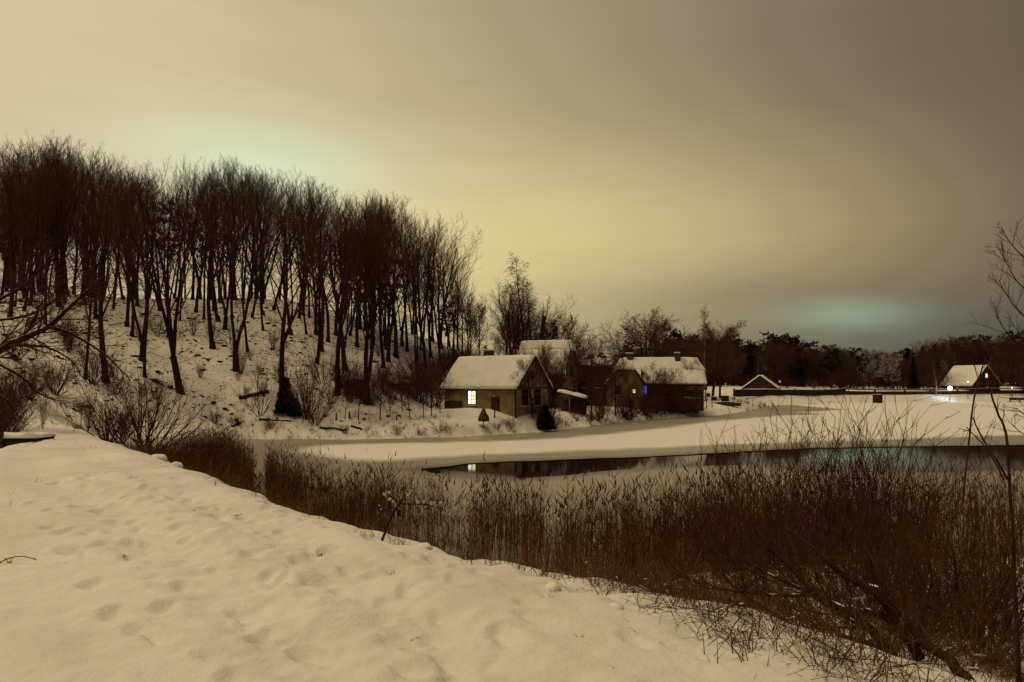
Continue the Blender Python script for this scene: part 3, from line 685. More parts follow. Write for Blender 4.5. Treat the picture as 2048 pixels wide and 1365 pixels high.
for i in range(34):                                                # thin growth all over the open slope
    px = g.uniform(120, 870); py = g.uniform(np.interp(px, [120, 500, 870], [640, 650, 730]), np.interp(px, [120, 300, 600, 870], [770, 820, 800, 790])); pt = ground_hit(px, py)
    if pt is None: continue
    kk = 'bush%d' % g.integers(4); sc = g.uniform(25, 70) / F * pt[1] / HT[kk]; place(kk, (pt[0], pt[1], pt[2] - .03), g.uniform(0, 6.28), (sc * .7, sc * .7, sc), 'wispy bare sapling shrub growing on the wooded slope', 'shrub', 'wispy shrubs on the slope')

# along the embankment
on(278, 902, 'bush2', 205, 'round many-stemmed bare bush on the rim of the embankment path', wide=1.0, rz=.6)
on(298, 906, 'bush0', 175, 'bare bush arching over the reeds from the path rim', wide=.9, rz=2.)
on(215, 884, 'bush1', 112, 'dense dark bare shrub behind the round bush by the path', wide=1.15)
on(240, 888, 'bush1', 100, 'dense dark thicket shrub on the path rim', wide=1.2)
on(161, 853, 'round1', 56, 'tiny bare sapling at the rim near the path end', 'tree', base=10., wide=.9)
on(176, 862, 'bush3', 95, 'upright bare shoots on the rim near the path end', wide=.35)
on(85, 856, 'bush3', 85, 'few thin bare shoots on the left rim of the path', wide=.25)
for (px, D, hp, w) in [(-20, 24, 150, 1.0), (5, 27, 120, .9), (-60, 22, 200, 1.), (-10, 30, 170, .9), (28, 33, 90, .8), (-30, 27, 190, 1.), (0, 25, 110, 1.), (-25, 33, 200, 1.), (15, 36, 130, .9)]:
    x = (px - CX) / F * D; zz = z_at(x, D); kk = 'bush%d' % (1 if g.random() < .6 else 3); place(kk, (x, D, zz - .03), g.uniform(0, 6), (hp / F * D / HT[kk] * w,) * 2 + (hp / F * D / HT[kk],), 'dense bare bush crowding the left side of the path', 'shrub', 'bushes left of the path')
# ------------------------------------------------------------------ trees round the houses and the far wood
def at_depth(key, px, D, top_y, label, cat='tree', group=None, wide=1., base=17., base_z=None, rz=None, tilt=None):
    x = (px - CX) / F * D; zz = z_at(x, D) if base_z is None else base_z
    h = CAMZ + (HZ - top_y) / F * D - zz; sc = h / HT[key]
    return place(key, (x, D, zz - .05), g.uniform(0, 6.28) if rz is None else rz, (sc * wide, sc * wide, sc), label, cat, group, tilt)
at_depth('birch0', 1052, 98, 505, 'tall drooping birch standing behind the cottage', wide=1.25)
at_depth('forest2', 1022, 92, 558, 'broad many-limbed bare tree left of the tall birch', wide=1.5, rz=.5)
at_depth('forest1', 1064, 95, 585, 'bare tree tucked in front of the tall birch', wide=1.5)
at_depth('forest5', 1038, 97, 575, 'forking bare tree hard against the tall birch', wide=1.4)
at_depth('birch0', 1062, 101, 548, 'second drooping birch close beside the tall one', wide=1.3)
at_depth('birch0', 1034, 95, 560, 'lower drooping birch in front of the tall one', wide=1.3)
at_depth('round0', 1045, 92, 620, 'low spreading bare tree beneath the tall birch', wide=.9)
at_depth('forest7', 1014, 94, 580, 'upright bare tree behind the broad many-limbed one', wide=1.2)
at_depth('forest3', 1034, 99, 548, 'tall bare tree whose crown merges with the birch', wide=1.2)
at_depth('forest8', 1078, 97, 600, 'forked bare tree right behind the steep snowy roof', wide=1.2)
at_depth('round2', 1072, 93, 640, 'low bushy bare tree right of the tall birch', wide=.8)
at_depth('round1', 1008, 90, 640, 'low bushy bare tree left of the broad many-limbed one', wide=.8)
at_depth('round3', 942, 90, 610, 'dense bare tree behind the upper end of the cottage roof', wide=.8)
at_depth('round0', 958, 90, 596, 'slender bare tree alone between hill edge and birch', base=10., wide=.7)
at_depth('round2', 925, 96, 560, 'dense bare tree at the lower end of the hill wood', base=10., wide=.8)
at_depth('spruce0', 1088, 104, 632, 'dark spruce beside a taller one behind the gable house', base=11., wide=.95)
at_depth('spruce1', 1109, 102, 640, 'dark spruce with snow-dusted boughs behind the gable house', base=11., wide=1.)
at_depth('spruce1', 972, 84, 690, 'small dark spruce behind the cottage chimney', base=11., wide=1.1)
at_depth('round3', 1088, 82, 678, 'bare tree screening the front of the steep-roofed house', wide=.7)
at_depth('round0', 1150, 84, 690, 'bare tree screening the gable of the steep-roofed house', wide=.6)
at_depth('round1', 1122, 122, 624, 'rounded bare tree behind the pair of spruces', base=10., wide=.85)
at_depth('round3', 1148, 116, 640, 'rounded bare tree over the low snowy roof', base=10., wide=.85)
for px, top in [(985, 690), (1005, 680), (1040, 680), (1075, 672), (940, 670), (925, 680), (960, 690), (900, 690), (1022, 690), (1055, 680), (915, 670), (950, 680), (970, 695), (995, 695), (885, 700), (1065, 690), (1090, 680)]:
    at_depth('bush%d' % g.integers(4), px, 82, top, 'tangled bare shrub on the rise behind the cottage', 'shrub', 'shrubs behind the cottage', wide=1.0, base=2.6)
on(1183, 843, 'round0', 184, 'dark bare tree on the bank in front of the low snowy roof', 'tree', wide=.62, base=10.)
on(1065, 836, 'round3', 128, 'bare fruit tree spreading before the cottage gable', 'tree', wide=1.0, base=10.)
on(1232, 832, 'round1', 118, 'bare tree before the half-hipped gable', 'tree', wide=.8, base=10.)
on(1300, 822, 'round2', 100, 'bare tree spreading in front of the long dark house', 'tree', wide=.95, base=10.)
on(1345, 826, 'bush0', 85, 'bare shrub under the eave of the long dark house', wide=1.1)
on(1205, 838, 'round2', 150, 'bare tree between the low dark house and the half-hipped gable', 'tree', wide=.6)
on(1262, 832, 'round3', 90, 'small bare tree before the blue-lit window', 'tree', wide=.8)
on(1330, 828, 'round0', 96, 'small bare tree at the middle of the long dark house', 'tree', wide=.9)
on(1160, 812, 'round1', 120, 'bare tree behind the lean-to shed roof', 'tree', wide=.7)
on(1380, 826, 'round1', 110, 'bare tree at the right corner of the long dark house', 'tree', wide=.6)
on(1090, 858, 'evergreen', 46, 'broad dark evergreen bush on the bank below the cottage gable', wide=1.9)
on(1098, 846, 'bush1', 60, 'dense dark bush at the foot of the cottage gable', wide=1.3)
at_depth('bush3', 1100, 83, 690, 'bare bush against the steep snowy roof', 'shrub', wide=.8, base=2.6)
for px, py, hp, w in [(1090, 858, 46, 1.1), (1110, 856, 34, 1.4), (1130, 852, 24, 1.6), (1235, 846, 34, 1.4), (1260, 842, 36, 1.4), (1290, 838, 40, 1.3), (1320, 834, 36, 1.2), (1355, 830, 32, 1.2), (1020, 858, 26, 1.5), (995, 860, 22, 1.6), (1395, 826, 26, 1.2), (1210, 850, 28, 1.3), (1150, 800, 40, 1.), (1200, 835, 60, 1.), (1215, 828, 66, 1.), (1250, 830, 60, 1.1), (1275, 828, 66, 1.), (1310, 826, 60, 1.2), (1330, 822, 70, 1.), (1370, 822, 50, 1.2), (1385, 824, 60, .9), (1165, 815, 50, 1.1), (1225, 812, 70, 1.), (1080, 850, 50, 1.3), (1240, 836, 46, 1.7), (1265, 834, 50, 1.7), (1290, 830, 52, 1.7), (1315, 830, 46, 1.8), (1340, 828, 44, 1.8), (1365, 826, 46, 1.6), (1390, 824, 40, 1.6), (1300, 836, 30, 2.), (1255, 840, 30, 2.), (1180, 846, 26, 1.8), (1195, 842, 40, 1.5), (1150, 838, 30, 1.6)]:
    on(px, py, 'bush%d' % g.integers(4), hp, 'dense low shrub along the bank below the houses', group='shrubs below the houses', wide=w)
at_depth('round2', 1290, 124, 612, 'broad rounded bare tree above the long roof', base=10., wide=1.3)
at_depth('round0', 1310, 128, 622, 'bare tree merging with the broad rounded one above the long roof', wide=1.2)
at_depth('round1', 1425, 118, 640, 'bare tree crowding the foot of the pale birch', wide=1.1)
at_depth('round1', 1240, 122, 668, 'bare tree at the left skirt of the broad rounded tree', base=10., wide=.9)
at_depth('birch1', 1412, 112, 606, 'pale-trunked birch behind the right end of the long roof', wide=.95)
at_depth('round3', 1440, 126, 640, 'bare tree just right of the pale birch', base=10., wide=.9)
at_depth('pine1', 1262, 132, 680, 'dark pine behind the left chimney of the long roof', base=13., wide=1.0)
at_depth('pine0', 1352, 140, 652, 'dark pine between the rounded tree and the birch', base=13., wide=.9)
FW = np.array([(1180, 735), (1230, 705), (1300, 690), (1340, 664), (1370, 660), (1470, 668), (1510, 676), (1545, 660), (1565, 664), (1590, 672), (1630, 684), (1700, 690), (1800, 696), (1835, 690), (1880, 668), (1950, 660), (1990, 668), (2048, 654), (2200, 640)], float)
n = 0
for row, (D, lo) in enumerate([(172, 34), (186, 22), (200, 10), (216, 2)]):
    px = 1215 + row * 9
    while px < 2150:
        top = float(np.interp(px, FW[:, 0], FW[:, 1])) + abs(g.normal(0, 7)) + lo * g.random()
        Dj = D + g.uniform(-7, 7)
        if 1872 < px < 2050 and Dj < 190: px += 15; continue
        ever = g.random() < (.55 if px < 1640 else .22)
        if ever:
            k = ('pine0', 'pine1', 'pine2', 'spruce0')[int(g.integers(4))]
            at_depth(k, px, Dj, top - 2, 'dark evergreen in the wood beyond the fence', 'tree', 'evergreens of the far wood', wide=g.uniform(.9, 1.3), base=11. if k[0] == 's' else 13.)
        else:
            k = 'round%d' % g.integers(4)
            at_depth(k, px, Dj, top, 'bare tree in the dark wood beyond the fence', 'tree', 'bare trees of the far wood', wide=g.uniform(.85, 1.15), base=10.)
        px += g.uniform(14, 24); n += 1
for D0, t0, st in ((170, 746, 17), (181, 732, 15), (193, 722, 15)):
    for px in np.arange(1215 if D0 > 175 else 1425, 2130, st):
        if 1880 < px < 2046 and D0 < 190: continue
        at_depth('bush%d' % (1, 3, 1, 0)[int(g.integers(4))], px + g.uniform(-6, 6), D0 + g.uniform(-4, 5), t0 + g.uniform(-14, 10), 'bare undergrowth shrub at the edge of the far wood', 'shrub', 'undergrowth of the far wood', wide=1.5)
at_depth('frost', 1772, 166, 704, 'rounded tree with frosted twigs lit pale by the lamp', base=9., wide=1.05)
at_depth('frost', 1738, 170, 716, 'frosted rounded tree fading into the dark wood', base=9., wide=.9)
at_depth('birch1', 1872, 164, 716, 'small white-trunked birch close to the bright lamp', wide=1.6)

# ------------------------------------------------------------------ houses
def mat4(c, rz): return Matrix.Translation(c) @ Matrix.Rotation(rz, 4, 'Z')
def snow_sheet(G, quad, thick, rg, nx=14, ny=9, patch=0.):
    """uneven snow lying on a roof plane; quad: eave left, eave right, ridge right, ridge left"""
    a, b, c, d = [np.array(p, float) for p in quad]; nrm = unit(np.cross(b - a, d - a))
    if nrm[2] < 0: nrm = -nrm
    i0 = len(G.v); top = []; bot = []
    for j in range(ny + 1):
        v = j / ny
        for i in range(nx + 1):
            u = i / nx; p = (a * (1 - u) + b * u) * (1 - v) + (d * (1 - u) + c * u) * v
            e = min(u, 1 - u, v) * 9; t = thick * (.62 + .38 * min(1, e)) * rg.uniform(.84, 1.12)
            jit = rg.normal(0, .05, 3) if v == 0 else rg.normal(0, .012, 3)
            top.append(p + nrm * t + jit); bot.append(p + nrm * .004)
    G.v += [tuple(p) for p in top] + [tuple(p) for p in bot]; n1 = (nx + 1) * (ny + 1)
    I = lambda i, j, s: i0 + s * n1 + j * (nx + 1) + i
    for j in range(ny):
        for i in range(nx):
            if patch and vnoise(np.array([i * .55 + a[0]]), np.array([j * .6 + a[1]]), 17)[0] + .5 < patch: continue
            G.q.append((I(i, j, 0), I(i + 1, j, 0), I(i + 1, j + 1, 0), I(i, j + 1, 0)))
    for i in range(nx):
        G.q.append((I(i, 0, 1), I(i + 1, 0, 1), I(i + 1, 0, 0), I(i, 0, 0))); G.q.append((I(i + 1, ny, 1), I(i, ny, 1), I(i, ny, 0), I(i + 1, ny, 0)))
    for j in range(ny):
        G.q.append((I(0, j + 1, 1), I(0, j, 1), I(0, j, 0), I(0, j + 1, 0))); G.q.append((I(nx, j, 1), I(nx, j + 1, 1), I(nx, j + 1, 0), I(nx, j, 0)))
def shell(root, L, Wd, eave, ridge, T=None, hip=(0, 0), over=.35, wall='render_wall', roof='roof_tile', snow=.17, sides=(1, 1), seed=1, base=-.6, gable_mat=None, inset=1.0, patch=0.):
    """gabled (or half-hipped) shell: x along the ridge, y across; T places it inside its thing"""
    T = T or Matrix.Identity(4); rg = np.random.default_rng(seed); h = Wd / 2
    X = lambda p: T @ Vector(p)
    def zr(y): return eave + (ridge - eave) * (1 - abs(y) / h)
    g1 = Geo()
    for s in (-1, 1): g1.poly([X(p) for p in ([(-L/2, s*h, base), (L/2, s*h, base), (L/2, s*h, eave), (-L/2, s*h, eave)])])
    for e, k in ((-1, hip[0]), (1, hip[1])):
        x = e * L / 2; top = ridge - k * (ridge - eave); yy = h * (ridge - top) / (ridge - eave)
        pl = [(x, -h, base), (x, h, base), (x, h, eave)] + ([(x, yy, top), (x, -yy, top)] if k else [(x, 0, ridge)]) + [(x, -h, eave)]
        g1.poly([X(p) for p in pl])
    g1.build('wall', wall, root)
    run = math.hypot(h, ridge - eave); ny_ = (ridge - eave) / run; nz_ = h / run
    gr = Geo(); gs = Geo(); th = .12; hy = h + over * nz_; ze = eave - over * ny_
    for si, s in enumerate((-1, 1)):
        lift = Vector((0, s * ny_, nz_)) * (th + .02)
        def pnt(x, y, z): return Vector((x, s * y, z)) + lift
        hl = [hip[0] * (ridge - eave), hip[1] * (ridge - eave)]; ins = [hl[0] * inset, hl[1] * inset]
        zm = min(ridge - hl[0], ridge - hl[1]); ym = h * (ridge - zm) / (ridge - eave)
        x0, x1 = -L/2 - over, L/2 + over
        low = [pnt(x0, hy, ze), pnt(x1, hy, ze), pnt(x1, ym, zm), pnt(x0, ym, zm)]
        quads = [low] if zm < ridge - 1e-4 else [[pnt(x0, hy, ze), pnt(x1, hy, ze), pnt(x1, 0, ridge), pnt(x0, 0, ridge)]]
        if zm < ridge - 1e-4: quads.append([pnt(x0, ym, zm), pnt(x1, ym, zm), pnt(x1 - (ins[1] if hip[1] else 0), 0, ridge), pnt(x0 + (ins[0] if hip[0] else 0), 0, ridge)])
        for q in quads:
            q2 = [T @ p for p in q]; gr.prism(q2, T.to_3x3() @ (-lift.normalized() * th))
            if snow and sides[si]: snow_sheet(gs, [tuple(p) for p in q2], snow, rg, 18, 10, patch)
    for e, k in ((-1, hip[0]), (1, hip[1])):
        if not k: continue
        x = e * (L/2 + over); hl = k * (ridge - eave); zm = ridge - hl; ym = h * hl / (ridge - eave); xi = e * (L/2 + over - hl * inset); up = .15
        q = [(x + e * .12, -ym - .1, zm + up - .12), (x + e * .12, ym + .1, zm + up - .12), (xi, .02, ridge + up), (xi, -.02, ridge + up)]
        q2 = [X(p) for p in q]; gr.prism(q2, T.to_3x3() @ Vector((-e * .06, 0, -.1)))
        if snow: snow_sheet(gs, [tuple(p) for p in q2], snow, rg, 8, 5)
    r = gr.build('roof', roof, root)
    if snow: gs.build('snow_cover', 'roof_snow', r, True)
    return r
def window(root, T, w, h, pane='glass', frame='wood_pale', cols=2, rows=3, warm=None, sill=True):
    """T: local frame whose +Y looks out of the wall, origin at the window's centre"""
    g1 = Geo(); t = .07
    for (a, b) in [((-w/2 - t, 0, -h/2 - t), (-w/2, .06, h/2 + t)), ((w/2, 0, -h/2 - t), (w/2 + t, .06, h/2 + t)), ((-w/2, 0, h/2), (w/2, .06, h/2 + t)), ((-w/2, 0, -h/2 - t), (w/2, .06, -h/2))]: g1.box(a, b, T)
    for i in range(1, cols): x = -w/2 + w * i / cols; g1.box((x - .03, .002, -h/2), (x + .03, .05, h/2), T)
    for j in range(1, rows): z = -h/2 + h * j / rows; g1.box((-w/2, .003, z - .02), (w/2, .047, z + .02), T)
    f = g1.build('window', frame, root)
    for i in range(cols):
        for j in range(rows):
            x0 = -w/2 + w * i / cols; z0 = -h/2 + h * j / rows
            p = Geo(); p.box((x0 + .02, .004, z0 + .015), (x0 + w / cols - .02, .022, z0 + h / rows - .015), T); p.build('pane', warm if (warm and (i == 0)) else pane, f)
    if sill: s = Geo(); s.box((-w/2 - .1, -.01, -h/2 - t - .06), (w/2 + .1, .12, -h/2 - t - .005), T); s.build('sill', 'roof_snow', f)
    return f
def chimney(roof, T, w, z0, z1, mat='brick'):
    c = Geo(); c.box((-w/2, -w/2, z0), (w/2, w/2, z1), T); c.box((-w/2 - .06, -w/2 - .06, z1 - .22), (w/2 + .06, w/2 + .06, z1 - .08), T); ch = c.build('chimney', mat, roof)
    s = Geo(); s.box((-w/2 - .03, -w/2 - .03, z1), (w/2 + .03, w/2 + .03, z1 + .13), T); s.build('snow_cap', 'roof_snow', roof); return ch
def house_root(label, c, rz, name='house'): return thing(name, label, 'house', c, rz)
FRONT = lambda L, Wd, x, z: Matrix.Translation((x, -Wd/2, z)) @ Matrix.Rotation(math.pi, 4, 'Z')
RIGHT = lambda L, Wd, y, z: Matrix.Translation((L/2, y, z)) @ Matrix.Rotation(-math.pi/2, 4, 'Z')
# the cottage on the shore
th = R(35); xh = np.array([math.cos(th), -math.sin(th)]); yh = np.array([math.sin(th), math.cos(th)])
L_, W_ = 7.8, 5.2; C0 = np.array([(1031 - CX) / F * 63.3, 63.3]); cc = C0 - xh * L_/2 + yh * W_/2
root = house_root('cottage with snowy roof and one brightly lit window by the ice', (cc[0], cc[1], 1.64), -th, 'cottage')
rf = shell(root, L_, W_, 2.12, 4.75, wall='render_wall', seed=3, over=.34, snow=.17)
window(root, FRONT(L_, W_, -.75, 1.22), .85, 1.15, 'lit_white', 'wood_dark', 2, 3, warm='lit_warm')
for yv in (-1.2, .75): window(root, RIGHT(L_, W_, yv, 1.25), .8, 1.25, 'glass', 'wood_dark', 2, 2)
window(root, RIGHT(L_, W_, -.05, 3.15), .45, .6, 'glass', 'wood_dark', 1, 2, sill=False)
pp = Geo(); pp.box((-3.72, -W_/2 - .03, .98), (-1.9, -W_/2 - .001, 1.92)); pp.build('yellow_panel', 'render_yellow', root)
pp = Geo(); pp.box((-3.9, -W_/2 - .02, -.5), (-1.85, -W_/2 - .002, .9)); pp.build('plank_skirting', 'board_wall', root)
pp = Geo(); pp.box((L_/2 - .04, -W_/2 - .06, -.5), (L_/2 + .06, -W_/2 + .05, 2.1)); pp.build('corner_board', 'wood_dark', root)
pp = Geo(); pp.box((1.35, -W_/2 - .04, -.3), (2.25, -W_/2 - .001, 1.3)); pp.build('door', 'board_wall', root)
pp = Geo()
for k in range(9):
    yv = -W_/2 + .3 + k * .57; zt = 2.12 + 2.63 * (1 - abs(yv) / (W_/2)) - .06
    pp.box((L_/2 + .001, yv - .02, 2.0), (L_/2 + .025, yv + .02, zt))
pp.box((L_/2 + .002, -W_/2, 2.02), (L_/2 + .04, W_/2, 2.12)); pp.build('gable_boarding', 'board_wall', root)
chimney(rf, Matrix.Translation((-1.0, .35, 0)), .55, 4.0, 5.45)
# steep house behind
th2 = R(24); root = house_root('steep-roofed house with half-hipped snowy roof behind the cottage', ((1094 - CX) / F * 88, 88, 2.2), -th2)
rf = shell(root, 5.8, 5.4, 3.0, 6.75, wall='white_paint', hip=(0, .30), seed=5, over=.3, snow=.18, inset=.45)
window(root, RIGHT(5.8, 5.4, -1.75, 3.25), .3, 1.5, 'glow_streak', 'wood_dark', 1, 2, sill=False)  # added slit, no real window: its glow stands in for lamplight on the gable
window(root, RIGHT(5.8, 5.4, .4, 3.2), .9, 1.2, 'glass', 'wood_dark', 2, 2)
window(root, FRONT(5.8, 5.4, .6, 1.6), .9, 1.2, 'glass', 'wood_dark', 2, 2)
# low dark house with a broad snowy roof
root = house_root('low dark house with broad snowy roof between two larger houses', ((1178 - CX) / F * 92, 92, 2.0), R(-6))
rf = shell(root, 4.9, 5.2, 4.2, 5.35, wall='board_wall', seed=7, over=.3, snow=.12, patch=.34)
window(root, FRONT(4.9, 5.2, -.9, 2.2), .9, 1.1, 'glass', 'wood_dark', 2, 2); window(root, FRONT(4.9, 5.2, 1.2, 2.2), .9, 1.1, 'glass', 'wood_dark', 2, 2)
chimney(rf, Matrix.Translation((1.5, .2, 0)), .5, 5.0, 5.8)
# long house with two chimneys and a wing
cx = (1325 - CX) / F * 93.5; root = house_root('long dark house with snowy roof, two chimneys and a blue window', (cx, 93.5, 1.35), R(-3))
rf = shell(root, 9.0, 6.0, 2.75, 5.75, wall='board_wall', hip=(0, .52), seed=9, over=.32, snow=.18, inset=.5)
Tw = Matrix.Translation((-5.1, -2.6, 0)) @ Matrix.Rotation(math.pi/2, 4, 'Z')
rw = shell(root, 5.4, 4.3, 2.75, 5.60, T=Tw, wall='render_wall', hip=(.46, 0), seed=10, over=.28, snow=.12, inset=.55, patch=.3)
window(root, FRONT(9, 6, -2.62, 1.95), .62, .95, 'lit_blue', 'wood_dark', 2, 2, sill=False)
for xv in (.2, 2.6): window(root, FRONT(9, 6, xv, 1.7), .9, 1.1, 'glass', 'wood_dark', 2, 2)
Tg = Matrix.Translation((-5.1, -2.6 - 2.7, 1.9)) @ Matrix.Rotation(math.pi, 4, 'Z'); window(root, Tg @ Matrix.Translation((.9, 0, 0)), .7, 1.0, 'glass', 'wood_dark', 2, 2); window(root, Tg @ Matrix.Translation((-1.0, 0, -.1)), .35, .45, 'lit_warm', 'wood_dark', 1, 1, sill=False)
pp = Geo(); pp.prism([(-2.9, -2.2, 4.45), (-2.2, -2.5, 3.3), (-2.9, -3.0, 3.3)], (-.06, 0, 0)); pp.build('red_gable_board', 'red_board', root)
chimney(rf, Matrix.Translation((-4.1, -.2, 0)), .85, 5.0, 6.4); chimney(rf, Matrix.Translation((1.75, -.45, 0)), .62, 4.9, 6.45)
pp = Geo()
for xv in (3.6, 2.0): pp.box((xv, -3.03, 1.9), (xv + 1.3, -3.002, 2.4))
pp.box((2.2, -3.05, .9), (4.2, -3.003, 1.02)); pp.build('plank_trim', 'wood_pale', root)
# lean-to shed
D = 76; root = thing('shed', 'open lean-to shed with snowy sloping roof behind the cottage', 'shed', ((1146 - CX) / F * D, D, z_at((1146 - CX) / F * D, D)), R(-10))
b_ = root.location.z; z1 = CAMZ + (HZ - 783) / F * D - b_; z2 = CAMZ + (HZ - 797) / F * D - b_
pp = Geo(); pp.prism([(-1.5, -1.2, z1), (1.4, -1.2, z2), (1.4, 1.2, z2 + .1), (-1.5, 1.2, z1 + .1)], (0, 0, -.09)); r_ = pp.build('roof', 'wood_dark', root)
gs = Geo(); snow_sheet(gs, [(-1.5, -1.2, z1), (1.4, -1.2, z2), (1.4, 1.2, z2 + .1), (-1.5, 1.2, z1 + .1)], .18, np.random.default_rng(2), 10, 6); gs.build('snow_cover', 'roof_snow', r_, True)
for xv in (-1.35, -.3, 1.2):
    pp = Geo(); pp.box((xv, -1.1, -.3), (xv + .11, -.99, z1 - .15 - (xv + 1.5) / 2.9 * (z1 - z2))); pp.build('post', 'wood_pale' if xv == -.3 else 'wood_dark', root)
pp = Geo(); pp.box((-1.4, 1.0, -.3), (1.3, 1.06, z2 - .1)); pp.build('back_wall', 'board_wall', root)
# open barn roof across the ice
D = 150; zb = z_at((1532 - CX) / F * D, D); root = thing('barn', 'low dark barn whose gable edges are lined with snow', 'barn', ((1532 - CX) / F * D, D + 3, zb), R(68))
ap = CAMZ + (HZ - 753) / F * D - zb; ev = CAMZ + (HZ - 778) / F * D - zb
shell(root, 6., 6.6, ev, ap, wall='board_wall', seed=12, over=.35, snow=.25, roof='wood_dark')
pp = Geo(); pp.box((-3.12, -3.2, ev - .06), (-3.003, 3.2, ev + .05)); pp.build('tie_beam', 'roof_snow', root)
# house with lit attic on the right
D = 172; xx = (1962 - CX) / F * D; zb = 2.0; root = house_root('dark gabled house with lit attic window and half-melted snowy roof', (xx, D + 4, zb), R(112))
ap = CAMZ + (HZ - 732) / F * D - zb; ev = CAMZ + (HZ - 771) / F * D - zb
rf = shell(root, 7.6, 9.4, ev, ap, wall='board_wall', seed=14, over=.4, snow=.14, roof='red_board')
window(root, Matrix.Translation((-3.8, -.25, ev + (ap - ev) * .5)) @ Matrix.Rotation(math.pi/2, 4, 'Z'), .85, .95, 'lit_far', 'wood_dark', 2, 1, sill=True)
pp = Geo(); pp.box((-3.87, -4.4, ev - .1), (-3.803, 4.4, ev)); pp.build('tie_beam', 'wood_dark', root)
# small lit lamps by that house
def lamp_post(label, px, py, D, r, mat, zb=None, lit=True):
    p = P3(px, py, D); zb = z_at(p[0], D); t = thing('lamp_post', label, 'lamp', (p[0], D, zb)); h = p[2] - zb
    link('pole', tube_mesh('pole', [([(np.array([[0, 0, -.3], [0, 0, h * .5], [0, 0, h - r * .8]]), np.array([.055, .05, .045]))], 8)], True), 'metal_dark', t)
    v, tr = lumps([(0, 0, 0)], [r], np.random.default_rng(1), 1.0)
    me = bpy.data.meshes.new('globe'); import bmesh
    bm = bmesh.new(); bmesh.ops.create_uvsphere(bm, u_segments=16, v_segments=10, radius=r); bm.to_mesh(me); bm.free()
    for q in me.polygons: q.use_smooth = True
    link('globe', me, mat, t, (0, 0, h)); c_ = Geo(); c_.box((-r * .5, -r * .5, h + r * .96), (r * .5, r * .5, h + r * 1.1)); c_.build('cap', 'metal_dark', t)
    return t
lamp_post('dazzling white lamp on a low pole behind the far fence', 1900, 777, 161, .42, 'lamp')
lamp_post('small glowing lamp beneath the snowy roof of the lit house', 1936, 764, 164, .14, 'lamp_small')
lamp_post('small greenish lamp at the right end of the far fence', 2024, 776, 163, .13, 'lamp_small')
lamp_post('unlit pale globe lamp beside the dark barn', 1560, 764, 148, .26, 'globe')
# ------------------------------------------------------------------ far shore: fence, crate, jetty, odds and ends
fence_px = [(1468, 793.5, 140), (1530, 793, 143), (1590, 792.5, 146), (1650, 791.5, 150), (1690, 791, 153), (1750, 790.5, 154.5), (1810, 790, 156), (1860, 789.5, 157), (1915, 789, 158), (1975, 788.5, 159), (2048, 788, 160), (2120, 787.5, 161)]
fr = thing('rail_fence', 'long dark wooden rail fence topped with snow along the far shore', 'fence', (0, 0, 0))
fp = [ground_hit(px, py) for px, py, D in fence_px]
for i, p in enumerate(fp):
    pp = Geo(); pp.box((p[0] - .13, p[1] - .13, p[2] - .3), (p[0] + .13, p[1] + .13, p[2] + 1.35)); po = pp.build('post', 'wood_dark', fr)
    pp = Geo(); pp.box((p[0] - .14, p[1] - .14, p[2] + 1.35), (p[0] + .14, p[1] + .14, p[2] + 1.45)); pp.build('snow_cap', 'roof_snow', po)
    if i + 1 < len(fp):
        q = fp[i + 1]; zr = lambda h: ([p + np.array([0, -.15, h]), (p + q) / 2 + np.array([0, -.15, h - .05]), q + np.array([0, -.15, h])], [.12] * 3)
        for h in (1.1,): rl = link('rail', tube_mesh('rail', [([zr(h)], 6)], True), 'wood_dark', fr)
        if True:
            bd = Geo(); d_ = unit((q - p)[:2]); n_ = np.array([-d_[1], d_[0]]) * .05
            bd.prism([(p[0], p[1], p[2] - .1), (q[0], q[1], q[2] - .1), (q[0], q[1], q[2] + (.98 if i < 4 else .7)), (p[0], p[1], p[2] + (.98 if i < 4 else .7))], (n_[0], n_[1], 0)); bd.build('board', 'wood_dark', fr)
        ch = ([p + np.array([0, -.16, 1.19]), (p + q) / 2 + np.array([0, -.16, 1.14]), q + np.array([0, -.16, 1.19])], [.05] * 3)
        link('snow_line', tube_mesh('snow_line', [([ch], 5)], True), 'roof_snow', fr)
def simple(name, label, cat, px, py, wpx, hpx, mat, dep=.8, snow=.08, rz=0, lid=True, D=None):
    pt = ground_hit(px, py) if D is None else np.array([(px - CX) / F * D, D, max(0.0, z_at((px - CX) / F * D, D))]); w = wpx / F * pt[1]; h = hpx / F * pt[1]
    t = thing(name, label, cat, tuple(pt), rz); b = Geo(); nb = 3
    for k in range(nb): b.box((-w/2 + w * k / nb + .015 * (k > 0), -dep/2, -.2), (-w/2 + w * (k + 1) / nb, dep/2, h)); 
    b.box((-w/2 - .03, -dep/2 - .03, h * .75), (w/2 + .03, dep/2 + .03, h * .83)); b.box((-w/2 - .03, -dep/2 - .03, h * .12), (w/2 + .03, dep/2 + .03, h * .2)); b.build('box', mat, t)
    if snow: gs = Geo(); snow_sheet(gs, [(-w/2 - .04, -dep/2 - .04, h), (w/2 + .04, -dep/2 - .04, h), (w/2 + .04, dep/2 + .04, h), (-w/2 - .04, dep/2 + .04, h)], snow, np.random.default_rng(5), 5, 4); gs.build('snow_cap', 'roof_snow', t, True)
    return t
simple('sluice_box', 'dark upright wooden box standing on the far ice edge', 'box', 1755, 805.5, 14, 17, 'wood_dark', 1.2, .06, D=152)
simple('compost_bin', 'dark slatted bin at the left end of the far fence', 'bin', 1450, 806, 12, 14, 'wood_dark', 1.0, .12)
simple('planter_box', 'small dark box half buried in snow beside the long house', 'box', 1428, 801, 8, 7, 'wood_dark', .7, .1)
simple('crate', 'dark crate in the snowy yard beyond the long house', 'crate', 1415, 794, 9, 6, 'wood_dark', .8, .1)
